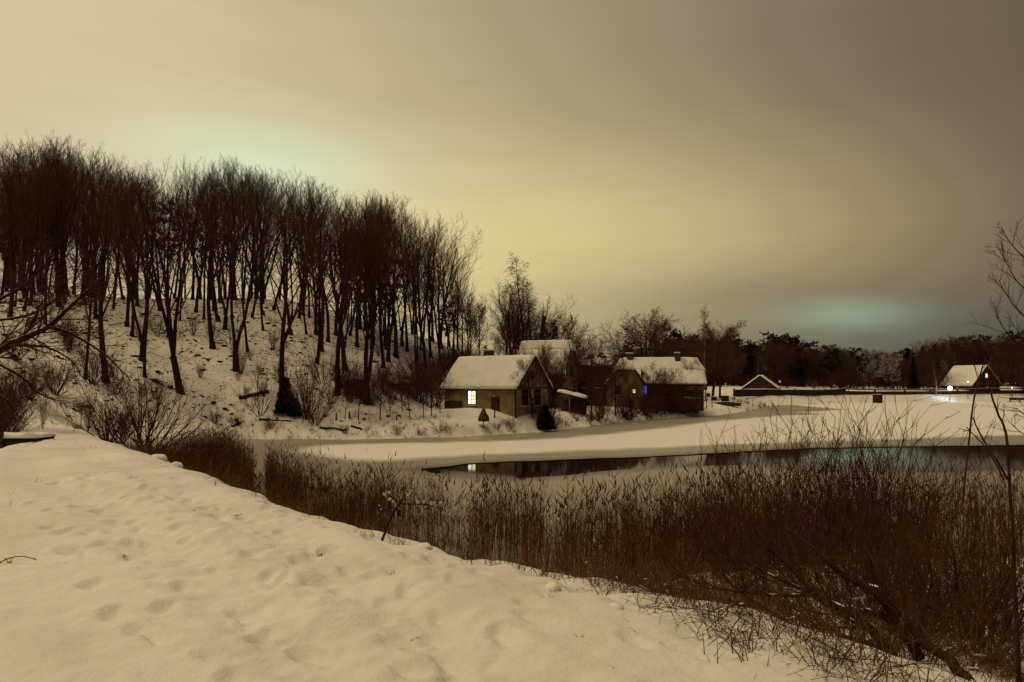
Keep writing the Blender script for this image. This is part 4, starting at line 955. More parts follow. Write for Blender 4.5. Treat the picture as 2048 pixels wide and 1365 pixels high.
# jetty
D = 158; x0 = (2018 - CX) / F * D; root = thing('jetty', 'dark timber jetty under snow at the right of the far shore', 'jetty', (x0, D, 0))
for k in range(12): pp = Geo(); pp.box((k * .42, 0, .85), (k * .42 + .38, 3, .95)); pp.build('plank', 'wood_dark', root)
gs = Geo(); snow_sheet(gs, [(-.05, -.05, .952), (5.1, -.05, .952), (5.1, 3.05, .952), (-.05, 3.05, .952)], .16, np.random.default_rng(6), 12, 5); gs.build('snow_cover', 'roof_snow', root, True)
pp = Geo(); pp.box((.05, -.03, .45), (5, .05, .84)); pp.build('beam', 'wood_dark', root)
for k in range(3): link('pile', tube_mesh('pile', [([(np.array([[.4 + k * 2.1, .3, -.5], [.4 + k * 2.1, .3, .2], [.4 + k * 2.1, .3, .84]]), np.array([.12] * 3))], 8)], True), 'wood_dark', root)
# upturned boat
pt = ground_hit(1452, 812); root = thing('rowing_boat', 'upturned dark rowing boat lying on the bank beyond the long house', 'boat', tuple(pt), R(-12)); V = []; Q = []; nx, na = 15, 9
for i in range(nx):
    u = -1 + 2 * i / (nx - 1); w = .72 * (1 - abs(u) ** 2.6) ** .7 + .02; hh = .62 * (1 - .35 * abs(u) ** 2)
    for j in range(na): a = math.pi * j / (na - 1); V.append((u * 2.1, -w * math.cos(a), -.05 + hh * math.sin(a) ** .8))
for i in range(nx - 1):
    for j in range(na - 1): Q.append((i * na + j, (i + 1) * na + j, (i + 1) * na + j + 1, i * na + j + 1))
link('hull', np_mesh('hull', V, Q, None, True), 'wood_dark', root); link('keel', tube_mesh('keel', [([(np.array([[-2.05, 0, .42], [0, 0, .6], [2.05, 0, .42]]), np.array([.04] * 3))], 5)]), 'wood_dark', root)
V2 = [(x * 1.0, y, z + .06) for (x, y, z) in V if True]; Q2 = [q for q in Q if 3 <= (q[0] % na) <= 4]; link('snow_cover', np_mesh('snow_cover', V2, Q2, None, True), 'roof_snow', root)
# garden posts
for k, (px, py, hp) in enumerate([(1412, 818, 34), (1424, 816, 30), (1405, 822, 26), (1440, 800, 22), (699, 838, 14), (793, 842, 8), (672, 842, 15)]):
    pt = ground_hit(px, py); h = hp / F * pt[1]; t = thing('garden_post', 'short weathered post stuck in the snow of the far garden', 'post', tuple(pt), g.uniform(0, 3), 'garden posts on the far bank'); ln = g.normal(0, .12)
    link('shaft', tube_mesh('shaft', [([(np.array([[0, 0, -.3], [ln * h * .5, 0, h * .5], [ln * h, 0, h]]), np.array([.06, .055, .05]))], 7)], True), 'wood_dark', t)
    v, tr = lumps([(ln * h, 0, h + .02)], [.075], np.random.default_rng(k)); link('snow_cap', np_mesh('snow_cap', v, None, tr, True), 'snow', t)
# crossbar post and wrapped shrub before the cottage
pt = ground_hit(989, 836); h = 42 / F * pt[1]; root = thing('clothes_post', 'thin wooden post with a crossbar before the cottage wall', 'post', tuple(pt), R(10))
link('shaft', tube_mesh('shaft', [([(np.array([[0, 0, -.3], [.03, 0, h * .5], [-.02, 0, h]]), np.array([.07, .06, .05]))], 7)], True), 'wood_dark', root); pp = Geo(); pp.box((-.45, -.04, h - .32), (.5, .04, h - .24)); pp.build('crossbar', 'wood_dark', root)
v, tr = lumps([(-.02, 0, h + .03)], [.1], np.random.default_rng(3)); link('snow_cap', np_mesh('snow_cap', v, None, tr, True), 'snow', root)
pt = ground_hit(967, 857); h = 40 / F * pt[1]; root = thing('straw_hive', 'pointed straw cover on a stake in front of the lit window', 'hive', tuple(pt))
V = []; Q = []; prof = [(.10, .38), (.44, .42), (.46, .52), (.40, .70), (.27, .92), (.15, 1.10), (.13, 1.2), (.0, 1.22)]
r5 = np.random.default_rng(8)
for (r_, z_) in prof:
    for k in range(14): a = 2 * math.pi * k / 14; rr = r_ * r5.uniform(.9, 1.08); V.append((rr * math.cos(a), rr * math.sin(a), z_ * h / 1.22))
for i in range(len(prof) - 1):
    for k in range(14): Q.append((i * 14 + k, i * 14 + (k + 1) % 14, (i + 1) * 14 + (k + 1) % 14, (i + 1) * 14 + k))
link('straw_cover', np_mesh('straw_cover', V, Q, None, True), 'straw', root); link('stake', tube_mesh('stake', [([(np.array([[0, 0, -.3], [0, 0, .2], [0, 0, h * .4]]), np.array([.04] * 3))], 6)]), 'wood_dark', root)
# old stone cellar on the slope
for (lab, px, py, wpx, hpx, dep) in [('dark stone cellar front set into the slope with snow on top', 712, 792, 36, 40, 2.2), ('low dark stone retaining wall curving along the slope', 795, 782, 48, 20, 1.4)]:
    pt = ground_hit(px, py); w = wpx / F * pt[1]; h = hpx / F * pt[1]; root = thing('stone_wall', lab, 'wall', tuple(pt), R(6)); r6 = np.random.default_rng(int(px)); st = Geo()
    for j in range(max(2, int(h / .3))):
        x = -w/2
        while x < w/2 - .1:
            sw = r6.uniform(.3, .6); d0 = r6.uniform(-.05, .05); st.box((x + .015, -.1 + d0, j * .3 - .2), (min(x + sw, w/2) - .015, dep, j * .3 + .3 - .215)); x += sw
    st.build('stones', 'stone', root)['kind'] = 'stuff'
    gs = Geo(); zt = (max(2, int(h / .3)) - 1) * .3 + .09; snow_sheet(gs, [(-w/2 - .1, -.2, zt), (w/2 + .1, -.2, zt), (w/2 + .1, dep, zt + .2), (-w/2 - .1, dep, zt + .2)], .16, r6, 8, 5); gs.build('snow_cap', 'roof_snow', root, True)
def log(label, pa, pb, r, name='fallen_log', snow=True, zoff=.6, Dab=None):
    a = ground_hit(*pa) if Dab is None else P3(*pa, Dab[0]); b = ground_hit(*pb) if Dab is None else P3(*pb, Dab[1]); a = a + np.array([0, 0, r * zoff]); b = b + np.array([0, 0, r * zoff]); r7 = np.random.default_rng(int(pa[0])); n = 7
    t = thing(name, label, 'log', tuple(a)); pts = [(b - a) * i / n + r7.normal(0, r * .25, 3) * (0 < i < n) for i in range(n + 1)]
    link('trunk', tube_mesh('trunk', [([(np.array(pts), np.array([r * (1 - .35 * i / n) for i in range(n + 1)]))], 8)], True), 'wood_dark', t)
    if snow:
        cs = []; rs = []
        for i in range(26):
            f = i / 25 * n; k = min(int(f), n - 1); p = pts[k] + (pts[k + 1] - pts[k]) * (f - k)
            if r7.random() < .8: cs.append(p + np.array([0, 0, r * .75])); rs.append(r * r7.uniform(.6, .95))
        v, tr = lumps(cs, rs, r7, .6); tag(link('snow_cover', np_mesh('snow_cover', v, None, tr, True), 'snow', t), kind='stuff')
    return t
log('fallen log dotted with snow gaps lying on the lower slope', (478, 799), (538, 787), .16)
log('thin dark log lying on the snow above the far bank', (518, 842), (582, 845), .09, snow=False)
log('dark branch lying on the snowy bank beneath the bare shrub', (640, 858), (692, 862), .09, snow=False)
log('short dark log lying on the bank before the young trees', (703, 855), (724, 861), .1, snow=False)
log('snow-laden log lying at the near edge of the reeds', (1068, 1086), (1158, 1098), .07)
log('dark stick propped on the bank beside a bare tree', (1153, 843), (1166, 832), .08, snow=False)
# footbridge at the left of the path
D = 20.5; za = CAMZ + (HZ - 876) / F * D; xr = (66 - CX) / F * D; root = thing('footbridge', 'snow-topped plank footbridge leaving the left side of the path', 'bridge', (xr, D, za))
for k in range(2):
    pp = Geo(); pp.box((-3.6, k * .42, -.08), (.1, k * .42 + .39, -.015)); pp.build('plank', 'wood_dark', root)
pp = Geo(); pp.box((-3.6, .02, -.34), (.05, .16, -.085)); pp.build('beam', 'wood_dark', root)
gs = Geo(); snow_sheet(gs, [(-3.6, -.02, -.014), (.12, -.02, -.014), (.12, .85, -.014), (-3.6, .85, -.014)], .11, np.random.default_rng(9), 16, 4); gs.build('snow_cover', 'snow', root, True)
for xv in (-.88, -3.0): pp = Geo(); pp.box((xv, -.09, -1.6), (xv + .09, -.003, .16)); pp.build('post', 'wood_dark', root)

# ------------------------------------------------------------------ near the camera: traced limbs
def traced(name, label, cat, limbs, bark, twigmat, spec, seed, kids=8, snowy=True, t0=.15, sp=35, ln=(.3, .9), base=None, trop=.1, side=8):
    """limbs: list of ([(px,py,D)...], r0, r1); twigs grow on every limb"""
    pl = Plant(seed); gg = pl.rng; base = np.array(base); sn = []; lc = []
    for pix, r0, r1 in limbs:
        K = np.array([P3(*p) for p in pix]) - base; n = len(K)
        tt = np.linspace(0, n - 1, (n - 1) * 4 + 1); P = []
        for t in tt:                                               # Catmull-Rom through the traced points
            i = min(int(t), n - 2); f = t - i; p0, p1, p2, p3 = K[max(i - 1, 0)], K[i], K[i + 1], K[min(i + 2, n - 1)]
            P.append(.5 * ((2 * p1) + (-p0 + p2) * f + (2 * p0 - 5 * p1 + 4 * p2 - p3) * f * f + (-p0 + 3 * p1 - 3 * p2 + p3) * f ** 3))
        P = np.array(P); P[1:-1] += gg.normal(0, r0 * .12, P[1:-1].shape); rad = np.linspace(r0, r1, len(P)); lc.append((P, rad))
        L = np.linalg.norm(np.diff(P, axis=0), axis=1).sum(); nk = int(kids * L) + 2
        for j in range(nk):
            t = t0 + (1 - t0) * (j + gg.random()) / nk; k = min(int(t * (len(P) - 1)), len(P) - 2); d = unit(P[k + 1] - P[k]); an = R(gg.normal(sp, 9)); az = gg.uniform(0, 6.28)
            nd = d * math.cos(an) + perp(d, az) * math.sin(an)
            if trop > 0: nd[2] = abs(nd[2]) * .8 + nd[2] * .2
            pl.grow(0, P[k], nd, gg.uniform(*ln) * (1.1 - .5 * t), max(rad[k] * .32, spec[0]['r']), spec)
        if snowy:
            m = (len(P) - 1) * 5; f = np.linspace(0, len(P) - 1.001, m + 1); k = f.astype(int); Q = P[k] + (P[k + 1] - P[k]) * (f - k)[:, None]; rq = np.interp(f, np.arange(len(P)), rad)
            amp = np.clip(.50 + 1.9 * vnoise(f * .8 + seed, f * 0 + r0 * 991, 5), 0, 1.05) * gg.uniform(.85, 1.1, m + 1); amp[0] = amp[-1] = 0
            Q = Q + np.array([0, 0, 1.]) * (rq * (.40 + .22 * amp))[:, None]; sn.append((Q, np.maximum(rq * .55 * amp, .001)))
    t = thing(name, label, cat, tuple(base))
    by = {}
    link('trunk', tube_mesh('trunk', [([c for c in lc], side)], True), bark, t)
    link('crown', tube_mesh('crown', [(pl.chains(c), SIDES[c]) for c in ('limb', 'branch', 'twig', 'fine')]), twigmat, t)
    if snowy: tag(link('snow_cover', tube_mesh('snow_cover', [(sn, 7)], True), 'snow', t), kind='stuff')
    return t
def tw(r, trop, k1=4, k2=3): return [dict(r=r, n=4, wob=.10, trop=trop, kids=k1, t0=.2, ang=34, ratio=.5, rr=.7, cls='branch', tip=.5, rmin=r * .65),
        dict(n=3, wob=.12, trop=trop, kids=k2, t0=.2, ang=34, ratio=.55, rr=.8, cls='twig', tip=.6, rmin=r * .5), dict(n=1, wob=.1, trop=trop, kids=0, t0=.2, ang=30, ratio=.5, rr=.8, cls='fine', tip=.6)]
kD = ground_hit(1812, 1318)[1] / 8.95
traced('willow_tree', 'leaning willow with several dark snow-lined trunks sprawling down the bank', 'tree', [
    ([(1785, 1316, 8.96 * kD), (1750, 1268, 8.86 * kD), (1712, 1234, 8.75 * kD), (1630, 1188, 8.86 * kD), (1574, 1126, 9.07 * kD), (1520, 1086, 9.29 * kD), (1477, 1056, 9.50 * kD)], 0.046, 0.010),
    ([(1840, 1318, 8.86 * kD), (1800, 1258, 8.96 * kD), (1758, 1230, 9.07 * kD), (1700, 1218, 9.29 * kD), (1640, 1205, 9.50 * kD)], 0.046, 0.012),
    ([(1802, 1262, 8.96 * kD), (1775, 1215, 9.07 * kD), (1753, 1188, 9.18 * kD), (1738, 1129, 9.40 * kD), (1745, 1070, 9.61 * kD), (1757, 1000, 9.83 * kD)], 0.042, 0.009),
    ([(1955, 1385, 7.78 * kD), (1900, 1322, 8.21 * kD), (1838, 1278, 8.64 * kD), (1778, 1196, 8.86 * kD), (1706, 1161, 9.35 * kD), (1650, 1118, 9.50 * kD), (1603, 1076, 9.83 * kD), (1533, 1035, 10.26 * kD)], 0.046, 0.010),
    ([(1790, 1310, 9.07 * kD), (1712, 1281, 8.86 * kD), (1624, 1270, 8.64 * kD), (1574, 1243, 8.64 * kD), (1492, 1193, 8.75 * kD), (1440, 1145, 8.86 * kD)], 0.034, 0.008),
    ([(1635, 1190, 8.86 * kD), (1560, 1192, 8.75 * kD), (1500, 1186, 8.64 * kD), (1448, 1180, 8.53 * kD), (1390, 1172, 8.53 * kD)], 0.018, 0.006),
    ([(1632, 1188, 8.86 * kD), (1560, 1160, 8.96 * kD), (1500, 1130, 9.18 * kD), (1450, 1108, 9.29 * kD)], 0.018, 0.006),
    ([(1835, 1290, 8.86 * kD), (1845, 1225, 9.07 * kD), (1860, 1150, 9.29 * kD), (1850, 1080, 9.50 * kD)], 0.029, 0.007),
    ([(1780, 1300, 8.96 * kD), (1800, 1220, 9.29 * kD), (1830, 1140, 9.61 * kD)], 0.022, 0.006)],
    'bark', 'twig_red', tw(.0055, .09, 5, 3), 71, kids=7, base=P3(1812, 1322, 8.96 * kD), sp=34, ln=(.35, 1.1))
traced('young_sapling', 'tall thin bent sapling stem at the right edge with few side shoots', 'tree', [
    ([(2040, 1400, 4.6), (2034, 1250, 4.6), (2027, 1100, 4.62), (2019, 960, 4.65), (2012, 868, 4.7), (1995, 825, 4.72), (1980, 780, 4.75), (1976, 745, 4.75)], .013, .004),
    ([(2016, 960, 4.65), (1990, 915, 4.7), (1962, 872, 4.8), (1945, 835, 4.85)], .008, .004), ([(2008, 960, 4.7), (1975, 900, 4.6), (1933, 855, 4.5)], .005, .003)],
    'bark', 'twig_red', tw(.003, .05, 1, 1), 72, kids=.6, snowy=False, base=P3(2040, 1330, 4.6), t0=.55, ln=(.08, .22), side=7)
traced('young_sapling', 'thin forked sapling silhouetted against the lit house roof', 'tree', [
    ([(1925, 1010, 9.5), (1940, 860, 9.5), (1950, 790, 9.5), (1960, 750, 9.5), (1968, 725, 9.5), (1976, 700, 9.5)], .013, .004), ([(1962, 742, 9.5), (1972, 728, 9.6), (1985, 715, 9.7)], .006, .003), ([(1957, 762, 9.5), (1950, 735, 9.4), (1945, 720, 9.4)], .006, .003)],
    'twig_red', 'twig_red', tw(.003, .05, 1, 1), 73, kids=1, snowy=False, base=P3(1925, 1010, 9.5), t0=.5, ln=(.1, .25), side=6)
Dt = 24; bx = (2150 - CX) / F * Dt; bz = z_at(bx, Dt)
traced('overhanging_tree', 'bare tree whose upcurved branch tips reach in from the right', 'tree', [
    ([(2150, HZ + (CAMZ - bz) / Dt * F + 5, Dt), (2150, 800, Dt), (2140, 650, Dt), (2130, 500, Dt), (2120, 400, Dt)], .16, .05),
    ([(2142, 690, Dt), (2090, 700, Dt), (2040, 690, Dt), (2010, 660, Dt), (1990, 630, Dt)], .03, .008), ([(2138, 640, Dt), (2080, 650, Dt), (2040, 625, Dt), (2010, 585, Dt), (1998, 560, Dt)], .026, .008),
    ([(2135, 590, Dt), (2080, 590, Dt), (2040, 570, Dt), (2015, 530, Dt), (2001, 505, Dt)], .026, .008), ([(2132, 530, Dt), (2080, 530, Dt), (2045, 512, Dt), (2020, 485, Dt), (2003, 455, Dt)], .026, .008),
    ([(2148, 770, Dt), (2090, 790, Dt), (2050, 770, Dt), (2020, 745, Dt)], .026, .008), ([(2150, 830, Dt), (2100, 850, Dt), (2060, 835, Dt), (2030, 815, Dt)], .026, .008), ([(2150, 850, Dt), (2100, 880, Dt), (2050, 870, Dt), (2025, 850, Dt)], .026, .008)],
    'bark', 'twig', tw(.009, .09, 4, 2), 74, kids=2.6, snowy=False, base=(bx, Dt, bz), t0=.25, sp=36, ln=(.6, 1.5))
Dt = 25; bx = (-150 - CX) / F * Dt; bz = z_at(bx, Dt)
traced('overhanging_tree', 'old bare tree stretching drooping boughs in from the left over the path', 'tree', [
    ([(-150, HZ + (CAMZ - bz) / Dt * F + 5, Dt), (-140, 850, Dt), (-125, 760, Dt), (-110, 640, Dt), (-100, 480, Dt)], .30, .10),
    ([(-128, 790, Dt), (-60, 730, Dt), (0, 700, Dt), (50, 675, Dt), (95, 655, Dt), (130, 625, Dt), (155, 600, Dt), (185, 575, Dt)], .15, .03),
    ([(95, 655, Dt), (130, 662, Dt), (165, 680, Dt), (205, 705, Dt), (240, 738, Dt), (262, 762, Dt)], .06, .012),
    ([(20, 690, Dt), (60, 692, Dt), (100, 697, Dt), (140, 720, Dt), (160, 745, Dt)], .06, .012), ([(-30, 715, Dt), (20, 740, Dt), (50, 760, Dt), (75, 785, Dt), (110, 800, Dt), (128, 803, Dt)], .06, .014),
    ([(-118, 700, Dt), (-60, 640, Dt), (0, 600, Dt), (50, 570, Dt), (90, 530, Dt)], .10, .02), ([(-122, 740, Dt), (-50, 760, Dt), (0, 790, Dt), (35, 830, Dt)], .07, .014),
    ([(40, 680, Dt), (70, 640, Dt), (80, 610, Dt), (110, 585, Dt)], .05, .012), ([(0, 640, Dt), (60, 630, Dt), (110, 600, Dt), (150, 570, Dt)], .05, .012)],
    'bark_snow', 'twig', tw(.0115, .02, 6, 3), 75, kids=4.6, snowy=False, base=(bx, Dt, bz), t0=.2, sp=40, ln=(.7, 1.9), trop=0)
b0 = ground_hit(765, 1078); Dq = b0[1]
traced('snowy_shrub', 'small bent shrub with snow clots on its few twigs at the path rim', 'shrub', [
    ([(764, 1082, Dq), (776, 1050, Dq), (790, 1022, Dq), (800, 1008, Dq)], .015, .009), ([(800, 1008, Dq), (835, 1009, Dq), (865, 1012, Dq), (905, 1028, Dq)], .008, .004), ([(795, 1015, Dq), (775, 1018, Dq), (755, 1020, Dq)], .006, .004),
    ([(800, 1008, Dq), (785, 995, Dq), (768, 985, Dq)], .007, .004), ([(800, 1008, Dq), (812, 990, Dq), (822, 978, Dq)], .007, .004)], 'bark', 'twig_red', tw(.003, .04, 2, 2), 76, kids=5, snowy=False, base=b0, t0=.6, ln=(.12, .3), side=7)
sh = [o for o in bpy.data.objects if o.name.startswith('snowy_shrub')][0]; r8 = np.random.default_rng(12)
cs = [P3(px + r8.normal(0, 4), py + r8.normal(0, 3), Dq) - b0 for px, py in [(768, 985), (772, 990), (780, 995), (790, 998), (820, 980), (818, 990), (838, 1006), (860, 1010), (872, 1012), (900, 1022), (880, 1008), (760, 1017), (850, 1003), (890, 1016)] for _ in range(2)]
v, tr = lumps(cs, r8.uniform(.010, .026, len(cs)), r8); tag(link('snow_clumps', np_mesh('snow_clumps', v, None, tr, True), 'snow', sh), kind='stuff')

# willow shoots and brambles on the shelf at the right
for (px, D, top, k, w) in [(1500, 13.5, 800, 0, 1.0), (1590, 14.5, 770, 1, .9), (1700, 14, 775, 0, .95), (1745, 13.2, 790, 2, 1.0), (1800, 14.5, 800, 1, .9), (1850, 13, 870, 0, .8), (1420, 15, 860, 2, .9), (1950, 14, 880, 1, .9), (2030, 12, 840, 2, 1.0), (1470, 14.2, 815, 1, 1.1), (1560, 13.8, 800, 2, 1.1), (1665, 13.4, 785, 1, 1.1), (1720, 14.6, 770, 0, 1.1), (1785, 13.6, 790, 2, 1.1), (1340, 16, 915, 1, 1.)]:
    at_depth('osier%d' % k, px, D, top, 'upright reddish willow shoots standing among the reeds', 'shrub', 'willow shoots among the reeds', wide=w, base=2.9)
br = 0; gb = np.random.default_rng(31)
for i in range(400):
    if br >= 50: break
    px = gb.uniform(1330, 2150) if br < 36 else gb.uniform(1680, 2120); D = gb.uniform(6.6, 15); x = (px - CX) / F * D; s_ = float(emb_s(x, D)); zz = z_at(x, D)
    if s_ < 1.6 + gb.random() * 1.5 or zz < .25 or vnoise(np.array([x * .5]), np.array([D * .5]), 88)[0] < -.22: continue
    br += 1; sc = gb.uniform(.65, 1.1)
    place('bramble%d' % gb.integers(4), (x, D, zz - .03), gb.uniform(0, 6.28), (sc, sc, sc * gb.uniform(.7, 1.0)), 'tangled bramble clump flecked with snow on the bank shelf', 'shrub', 'brambles on the bank shelf')
for (px, py, sc) in [(1290, 1190, .55), (1380, 1240, .6), (1200, 1130, .5), (1450, 1265, .6), (1540, 1310, .6), (1640, 1340, .6), (1750, 1360, .6), (1130, 1110, .4), (1000, 1120, .35), (1060, 1140, .4), (1160, 1165, .45), (1240, 1185, .5), (1330, 1205, .6), (1420, 1235, .65), (1500, 1262, .7), (1590, 1290, .7), (1690, 1320, .7), (900, 1092, .3), (830, 1080, .3), (950, 1100, .35), (1270, 1160, .5), (1350, 1170, .6), (700, 1042, .25), (640, 1022, .25)]:
    pt = ground_hit(px, py); place('bramble%d' % gb.integers(4), (pt[0], pt[1], pt[2] - .02), gb.uniform(0, 6.28), (sc, sc, sc * .6), 'low bramble tangle creeping over the rim of the path', 'shrub', 'brambles on the path rim')
for (px, D, top, k, w) in [(1760, 9.6, 1040, 1, 1.2), (1850, 9.2, 1030, 3, 1.3), (1930, 9.0, 1010, 1, 1.2), (2010, 9.4, 1000, 3, 1.2), (1970, 8.0, 1090, 3, 1.2), (1690, 10.2, 1070, 3, 1.1)]:
    at_depth('bush%d' % k, px, D, top, 'dense dark bare bush crowding round the leaning willow', 'shrub', 'bushes round the leaning willow', wide=w)
# snow-capped clump and snowy stones
def snow_heap(name, label, cat, px, py, wpx, n, mat_under='litter', D=None, hz=.8):
    pt = ground_hit(px, py) if D is None else np.array([(px - CX) / F * D, D, z_at((px - CX) / F * D, D)]); w = wpx / F * pt[1]; r9 = np.random.default_rng(int(px * 7 + py)); t = thing(name, label, cat, tuple(pt))
    c = r9.normal(0, 1, (n, 3)) * np.array([w * .25, w * .2, w * .12 * hz]) + np.array([0, 0, w * .25 * hz]); v, tr = lumps(c, r9.uniform(.10, .2, n) * w, r9, .7)
    link('snow_cap', np_mesh('snow_cap', v, None, tr, True), 'snow', t); v, tr = lumps(c[::2] - np.array([0, .02, w * .16]), r9.uniform(.14, .26, len(c[::2])) * w, r9, .9); link('core', np_mesh('core', v, None, tr, True), mat_under, t)
snow_heap('tree_stump', 'snow-capped old stump standing in front of the reeds', 'stump', 1252, 1092, 62, 20, 'wood_dark')
snow_heap('tree_stump', 'small snow-capped stump leaning out of the brambles', 'stump', 1385, 1130, 60, 16, 'wood_dark')
for k, (px, py, w) in enumerate([(318, 920, 34), (352, 934, 28), (560, 996, 36), (498, 976, 24), (440, 955, 22), (620, 1012, 26), (690, 1040, 28), (850, 1098, 30), (1525, 1302, 44), (1230, 1222, 36), (1105, 1178, 34)]):
    pt = ground_hit(px, py); ww = w / F * pt[1]; import bmesh
    bm = bmesh.new(); bmesh.ops.create_icosphere(bm, subdivisions=3, radius=ww * .5); rr = np.random.default_rng(60 + k)
    me = bpy.data.meshes.new('snowy_stone')
    for v_ in bm.verts: n_ = float(vnoise(np.array([v_.co.x * 3 / ww + k * 7]), np.array([v_.co.y * 3 / ww + v_.co.z * 2 / ww]), 50)[0]); v_.co *= 1 + .35 * n_; v_.co.z *= .62
    bm.to_mesh(me); bm.free()
    for q in me.polygons: q.use_smooth = True
    o = link('snowy_stone', me, 'snow', None, (pt[0], pt[1], pt[2] + ww * .04)); tag(o, 'rounded stone buried in snow along the path rim', 'stone', 'snowy stones on the path rim')

# ------------------------------------------------------------------ reeds, dry grass, litter
def blades(base, h, lean, w, gg, seg=3, curve=.35):
    """curved tapering blades: (n,3) base, (n,) height"""
    n = len(base); a = gg.uniform(0, 6.283, n); d = np.stack([np.cos(a), np.sin(a)], 1); b = gg.uniform(0, 6.283, n); wv = np.stack([np.cos(b), np.sin(b), np.zeros(n)], 1)
    V = np.zeros((n, seg + 1, 2, 3))
    for i in range(seg + 1):
        t = i / seg; c = base.copy(); off = lean * t + curve * lean * t * t
        c[:, 0] += d[:, 0] * off * h; c[:, 1] += d[:, 1] * off * h; c[:, 2] += h * t * (1 - .12 * lean * t)
        ww = (w * (1 - t * .85))[:, None] * wv * .5; V[:, i, 0] = c - ww; V[:, i, 1] = c + ww
    I = np.arange(n * (seg + 1) * 2).reshape(n, seg + 1, 2)
    return V.reshape(-1, 3), np.stack([I[:, :-1, 0], I[:, :-1, 1], I[:, 1:, 1], I[:, 1:, 0]], -1).reshape(-1, 4)
def merge(parts):
    V = []; Q = []; o = 0
    for v, q in parts: V.append(v); Q.append(q + o); o += len(v)
    return np.concatenate(V), np.concatenate(Q)
def reeds():
    gg = np.random.default_rng(91); n = 170000
    x = gg.uniform(-19, 24, n); y = gg.uniform(9.5, 46, n)
    d = sdpoly(POND, x, y); s = emb_s(x, y)
    band = np.interp(x, [-19, -14, -10, -6, -3, 1, 3, 8, 16, 24], [3.0, 3.2, 3.0, 3.4, 4.2, 4.4, 4.4, 5.2, 5.6, 5.6]) + 1.6 * vnoise(x * .55, y * .55, 71)
    keep = (d > -3.6 + 3.6 * gg.random(n) ** .7 - 4.5 * np.clip(vnoise(x * .38, y * .38, 75) + .06, 0, 1) * (x > -2)) & (s > np.where(emb_t(x, y) > 6, 1.5, 2.7) + 1.6 * vnoise(x * .9, y * .9, 76)) & (d < band) & (vnoise(x * .62, y * .62, 73) > -.24)
    # channels where open ice shows between clumps
    for (px, D0, wid) in [(520, 30, .25), (1104, 24, .22)]:
        xc = (px - CX) / F * y; keep &= ~((np.abs(x - xc) < wid) & (y > D0 - 6) & (y < D0 + 9))
    dens = np.clip(1.0 - .35 * (d / band) ** 2, .2, 1) * np.where(y > 30, .8, 1.0) * np.where(x > 10, .5, 1)
    keep &= gg.random(n) < dens * .92
    x, y, d = x[keep], y[keep], d[keep]; n = len(x)
    h = gg.normal(1.60, .34, n) * np.interp(x, [-19, -10, -4, 2, 8, 24], [.78, .80, .82, .95, .92, .85]) * (1 + .35 * vnoise(x * .5, y * .5, 74)); h = np.clip(h, .5, 2.3) * np.interp(d, [-6, -2.5, -.5, 1], [.35, .55, .85, 1])
    z = np.maximum(height(x, y), 0) - .03; b = np.stack([x, y, z], 1)
    P = [blades(b, h, np.abs(gg.normal(.07, .06, n)), gg.uniform(.008, .014, n), gg, 3)]
    k = gg.random(n) < .8; P.append(blades(b[k] + np.array([0, 0, 1.]) * (h[k] * gg.uniform(.2, .7, k.sum()))[:, None], h[k] * .34, gg.uniform(.5, 1.3, k.sum()), gg.uniform(.009, .018, k.sum()), gg, 3, .6))
    k = gg.random(n) < .35; P.append(blades(b[k] + np.array([0, 0, .96]) * h[k][:, None], np.full(k.sum(), .2), gg.uniform(.2, .6, k.sum()), np.full(k.sum(), .035), gg, 2, .5))
    v, q = merge(P); o = link('reeds', np_mesh('reeds', v, q), 'reed'); tag(o, 'dense dry brown reeds lining the near edge of the pond', 'reeds', kind='stuff')
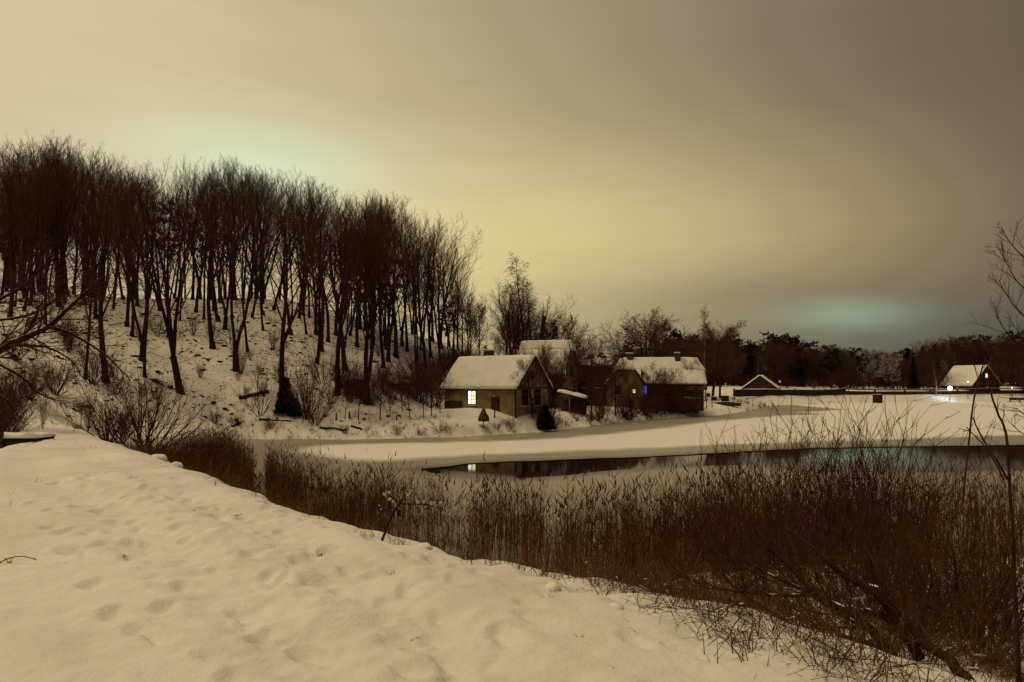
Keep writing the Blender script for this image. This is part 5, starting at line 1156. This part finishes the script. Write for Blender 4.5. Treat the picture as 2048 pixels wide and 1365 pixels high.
    # low trampled stalks among the roots
reeds()
def grass():
    gg = np.random.default_rng(92); B = []; H = []; Wd = []; Ln = []
    def sc(n, xr, yr, cond, hr, w, lean=.45):
        x = gg.uniform(*xr, n); y = gg.uniform(*yr, n); k = cond(x, y); x, y = x[k], y[k]
        if len(x) == 0: return
        rep = 7; xx = np.repeat(x, rep) + gg.normal(0, .05, len(x) * rep); yy = np.repeat(y, rep) + gg.normal(0, .05, len(x) * rep)
        B.append(np.stack([xx, yy, height(xx, yy) - .03], 1)); H.append(gg.uniform(hr[0], hr[1], len(xx))); Wd.append(np.full(len(xx), w)); Ln.append(np.abs(gg.normal(lean, .25, len(xx))))
    # rim of the path, sparse on its crest, denser down the bank
    sc(8200, (-16, 9), (4, 30), lambda x, y: (emb_s(x, y) > .35 + .9 * vnoise(x * .7, y * .7, 81)) & (emb_s(x, y) < 5.5) & (sdpoly(POND, x, y) < .6) & (vnoise(x * .9, y * .9, 82) > -.05), (.12, .58), .0075)
    sc(2600, (-14, 6), (4, 24), lambda x, y: (emb_s(x, y) > -.15 + .8 * vnoise(x * .6, y * .6, 87)) & (emb_s(x, y) < 1.1) & (vnoise(x * 1.1, y * 1.1, 89) > .05), (.08, .36), .007, .6)
    sc(420, (-14, 2), (8, 30), lambda x, y: (emb_s(x, y) > -3.6) & (emb_s(x, y) < 0) & (vnoise(x * .5, y * .5, 83) > .12), (.04, .13), .005)
    sc(2600, (1, 20), (7, 18), lambda x, y: (emb_s(x, y) > 2) & (sdpoly(POND, x, y) < .3), (.15, .55), .006)
    # far bank
    sc(2600, (-20, 20), (53, 92), lambda x, y: (sdpoly(POND, x, y) < .1) & (sdpoly(POND, x, y) > -2.2) & (vnoise(x * .6, y * .6, 84) > -.2), (.2, .75), .02)
    sc(1200, (26, 115), (100, 172), lambda x, y: (sdpoly(POND, x, y) < .2) & (sdpoly(POND, x, y) > -1.6), (.2, .55), .035)
    sc(700, (-24, -5), (54, 62), lambda x, y: (sdpoly(POND, x, y) < -.5), (.1, .4), .02)
    sc(700, (30, 60), (108, 135), lambda x, y: (sdpoly(POND, x, y) < .5) & (sdpoly(POND, x, y) > -9) & (vnoise(x * .4, y * .4, 85) > 0), (.3, .9), .04)
    v, q = blades(np.concatenate(B), np.concatenate(H), np.concatenate(Ln), np.concatenate(Wd), gg, 2); o = link('dry_grass', np_mesh('dry_grass', v, q), 'grass'); tag(o, 'dry grass stalks poking through snow along path rim and banks', 'grass', kind='stuff')
grass()
def litter():
    gg = np.random.default_rng(93); n = 9000; x = gg.uniform(-70, 6, n); y = gg.uniform(36, 100, n); k = (sdpoly(TOE, x, y) > .5) & (vnoise(x * .35, y * .35, 86) > -.2); x, y = x[k], y[k]; n = len(x)
    z = height(x, y) + .02; c = np.stack([x, y, z], 1); v, t = lumps(c, gg.gamma(2., .035, n), gg, .45); v = v.reshape(n, 14, 3); st = gg.uniform(1, 3, n)[:, None]; an = gg.uniform(0, 3.14, n); d = np.stack([np.cos(an), np.sin(an)], 1)
    rel = v[:, :, :2] - c[:, None, :2]; al = (rel * d[:, None]).sum(2); v[:, :, :2] += (al * (st - 1))[:, :, None] * d[:, None]
    o = link('fallen_litter', np_mesh('fallen_litter', v.reshape(-1, 3), None, t), 'litter'); tag(o, 'dead leaves and broken twigs scattered over the snowy slope', 'litter', kind='stuff')
litter()
# single weeds on the open snow
for k, (px, py, hp) in enumerate([(118, 1130, 12), (1098, 1200, 26), (1160, 1275, 14), (248, 1112, 14), (785, 1150, 12), (20, 1128, 20), (640, 1110, 10), (430, 970, 22)]):
    pt = ground_hit(px, py); gg = np.random.default_rng(900 + k); n = 9; b = np.repeat(pt[None], n, 0) + gg.normal(0, .012, (n, 3)) * np.array([1, 1, 0]) - np.array([0, 0, .02]); h = hp / F * pt[1] * gg.uniform(.6, 1.15, n)
    v, q = blades(b - pt, h, np.abs(gg.normal(.7, .35, n)), np.full(n, .007), gg, 3); o = link('withered_weed', np_mesh('withered_weed', v, q), 'grass', None, tuple(pt)); tag(o, 'withered weed tuft poking out of the open snow of the path', 'weed', 'weeds on the snowy path')
b0 = ground_hit(-8, 1128)
traced('arching_bramble', 'single arching bramble stem with buds reaching over the snow', 'bramble', [([(-12, 1134, b0[1]), (0, 1126, b0[1]), (15, 1118, b0[1]), (40, 1113, b0[1]), (60, 1116, b0[1]), (74, 1121, b0[1])], .0055, .003)], 'twig_red', 'twig_red', [dict(r=.003, n=1, wob=.1, trop=.1, kids=0, t0=.2, ang=40, ratio=.5, rr=.7, cls='fine', tip=1.2)], 77, kids=26, snowy=False, base=b0, t0=.05, sp=60, ln=(.012, .022), side=5)

for k, (root, used) in FIRST.items():                              # models that found no place
    if not used:
        for c in KIDS[root.name]: bpy.data.objects.remove(c)
        bpy.data.objects.remove(root)
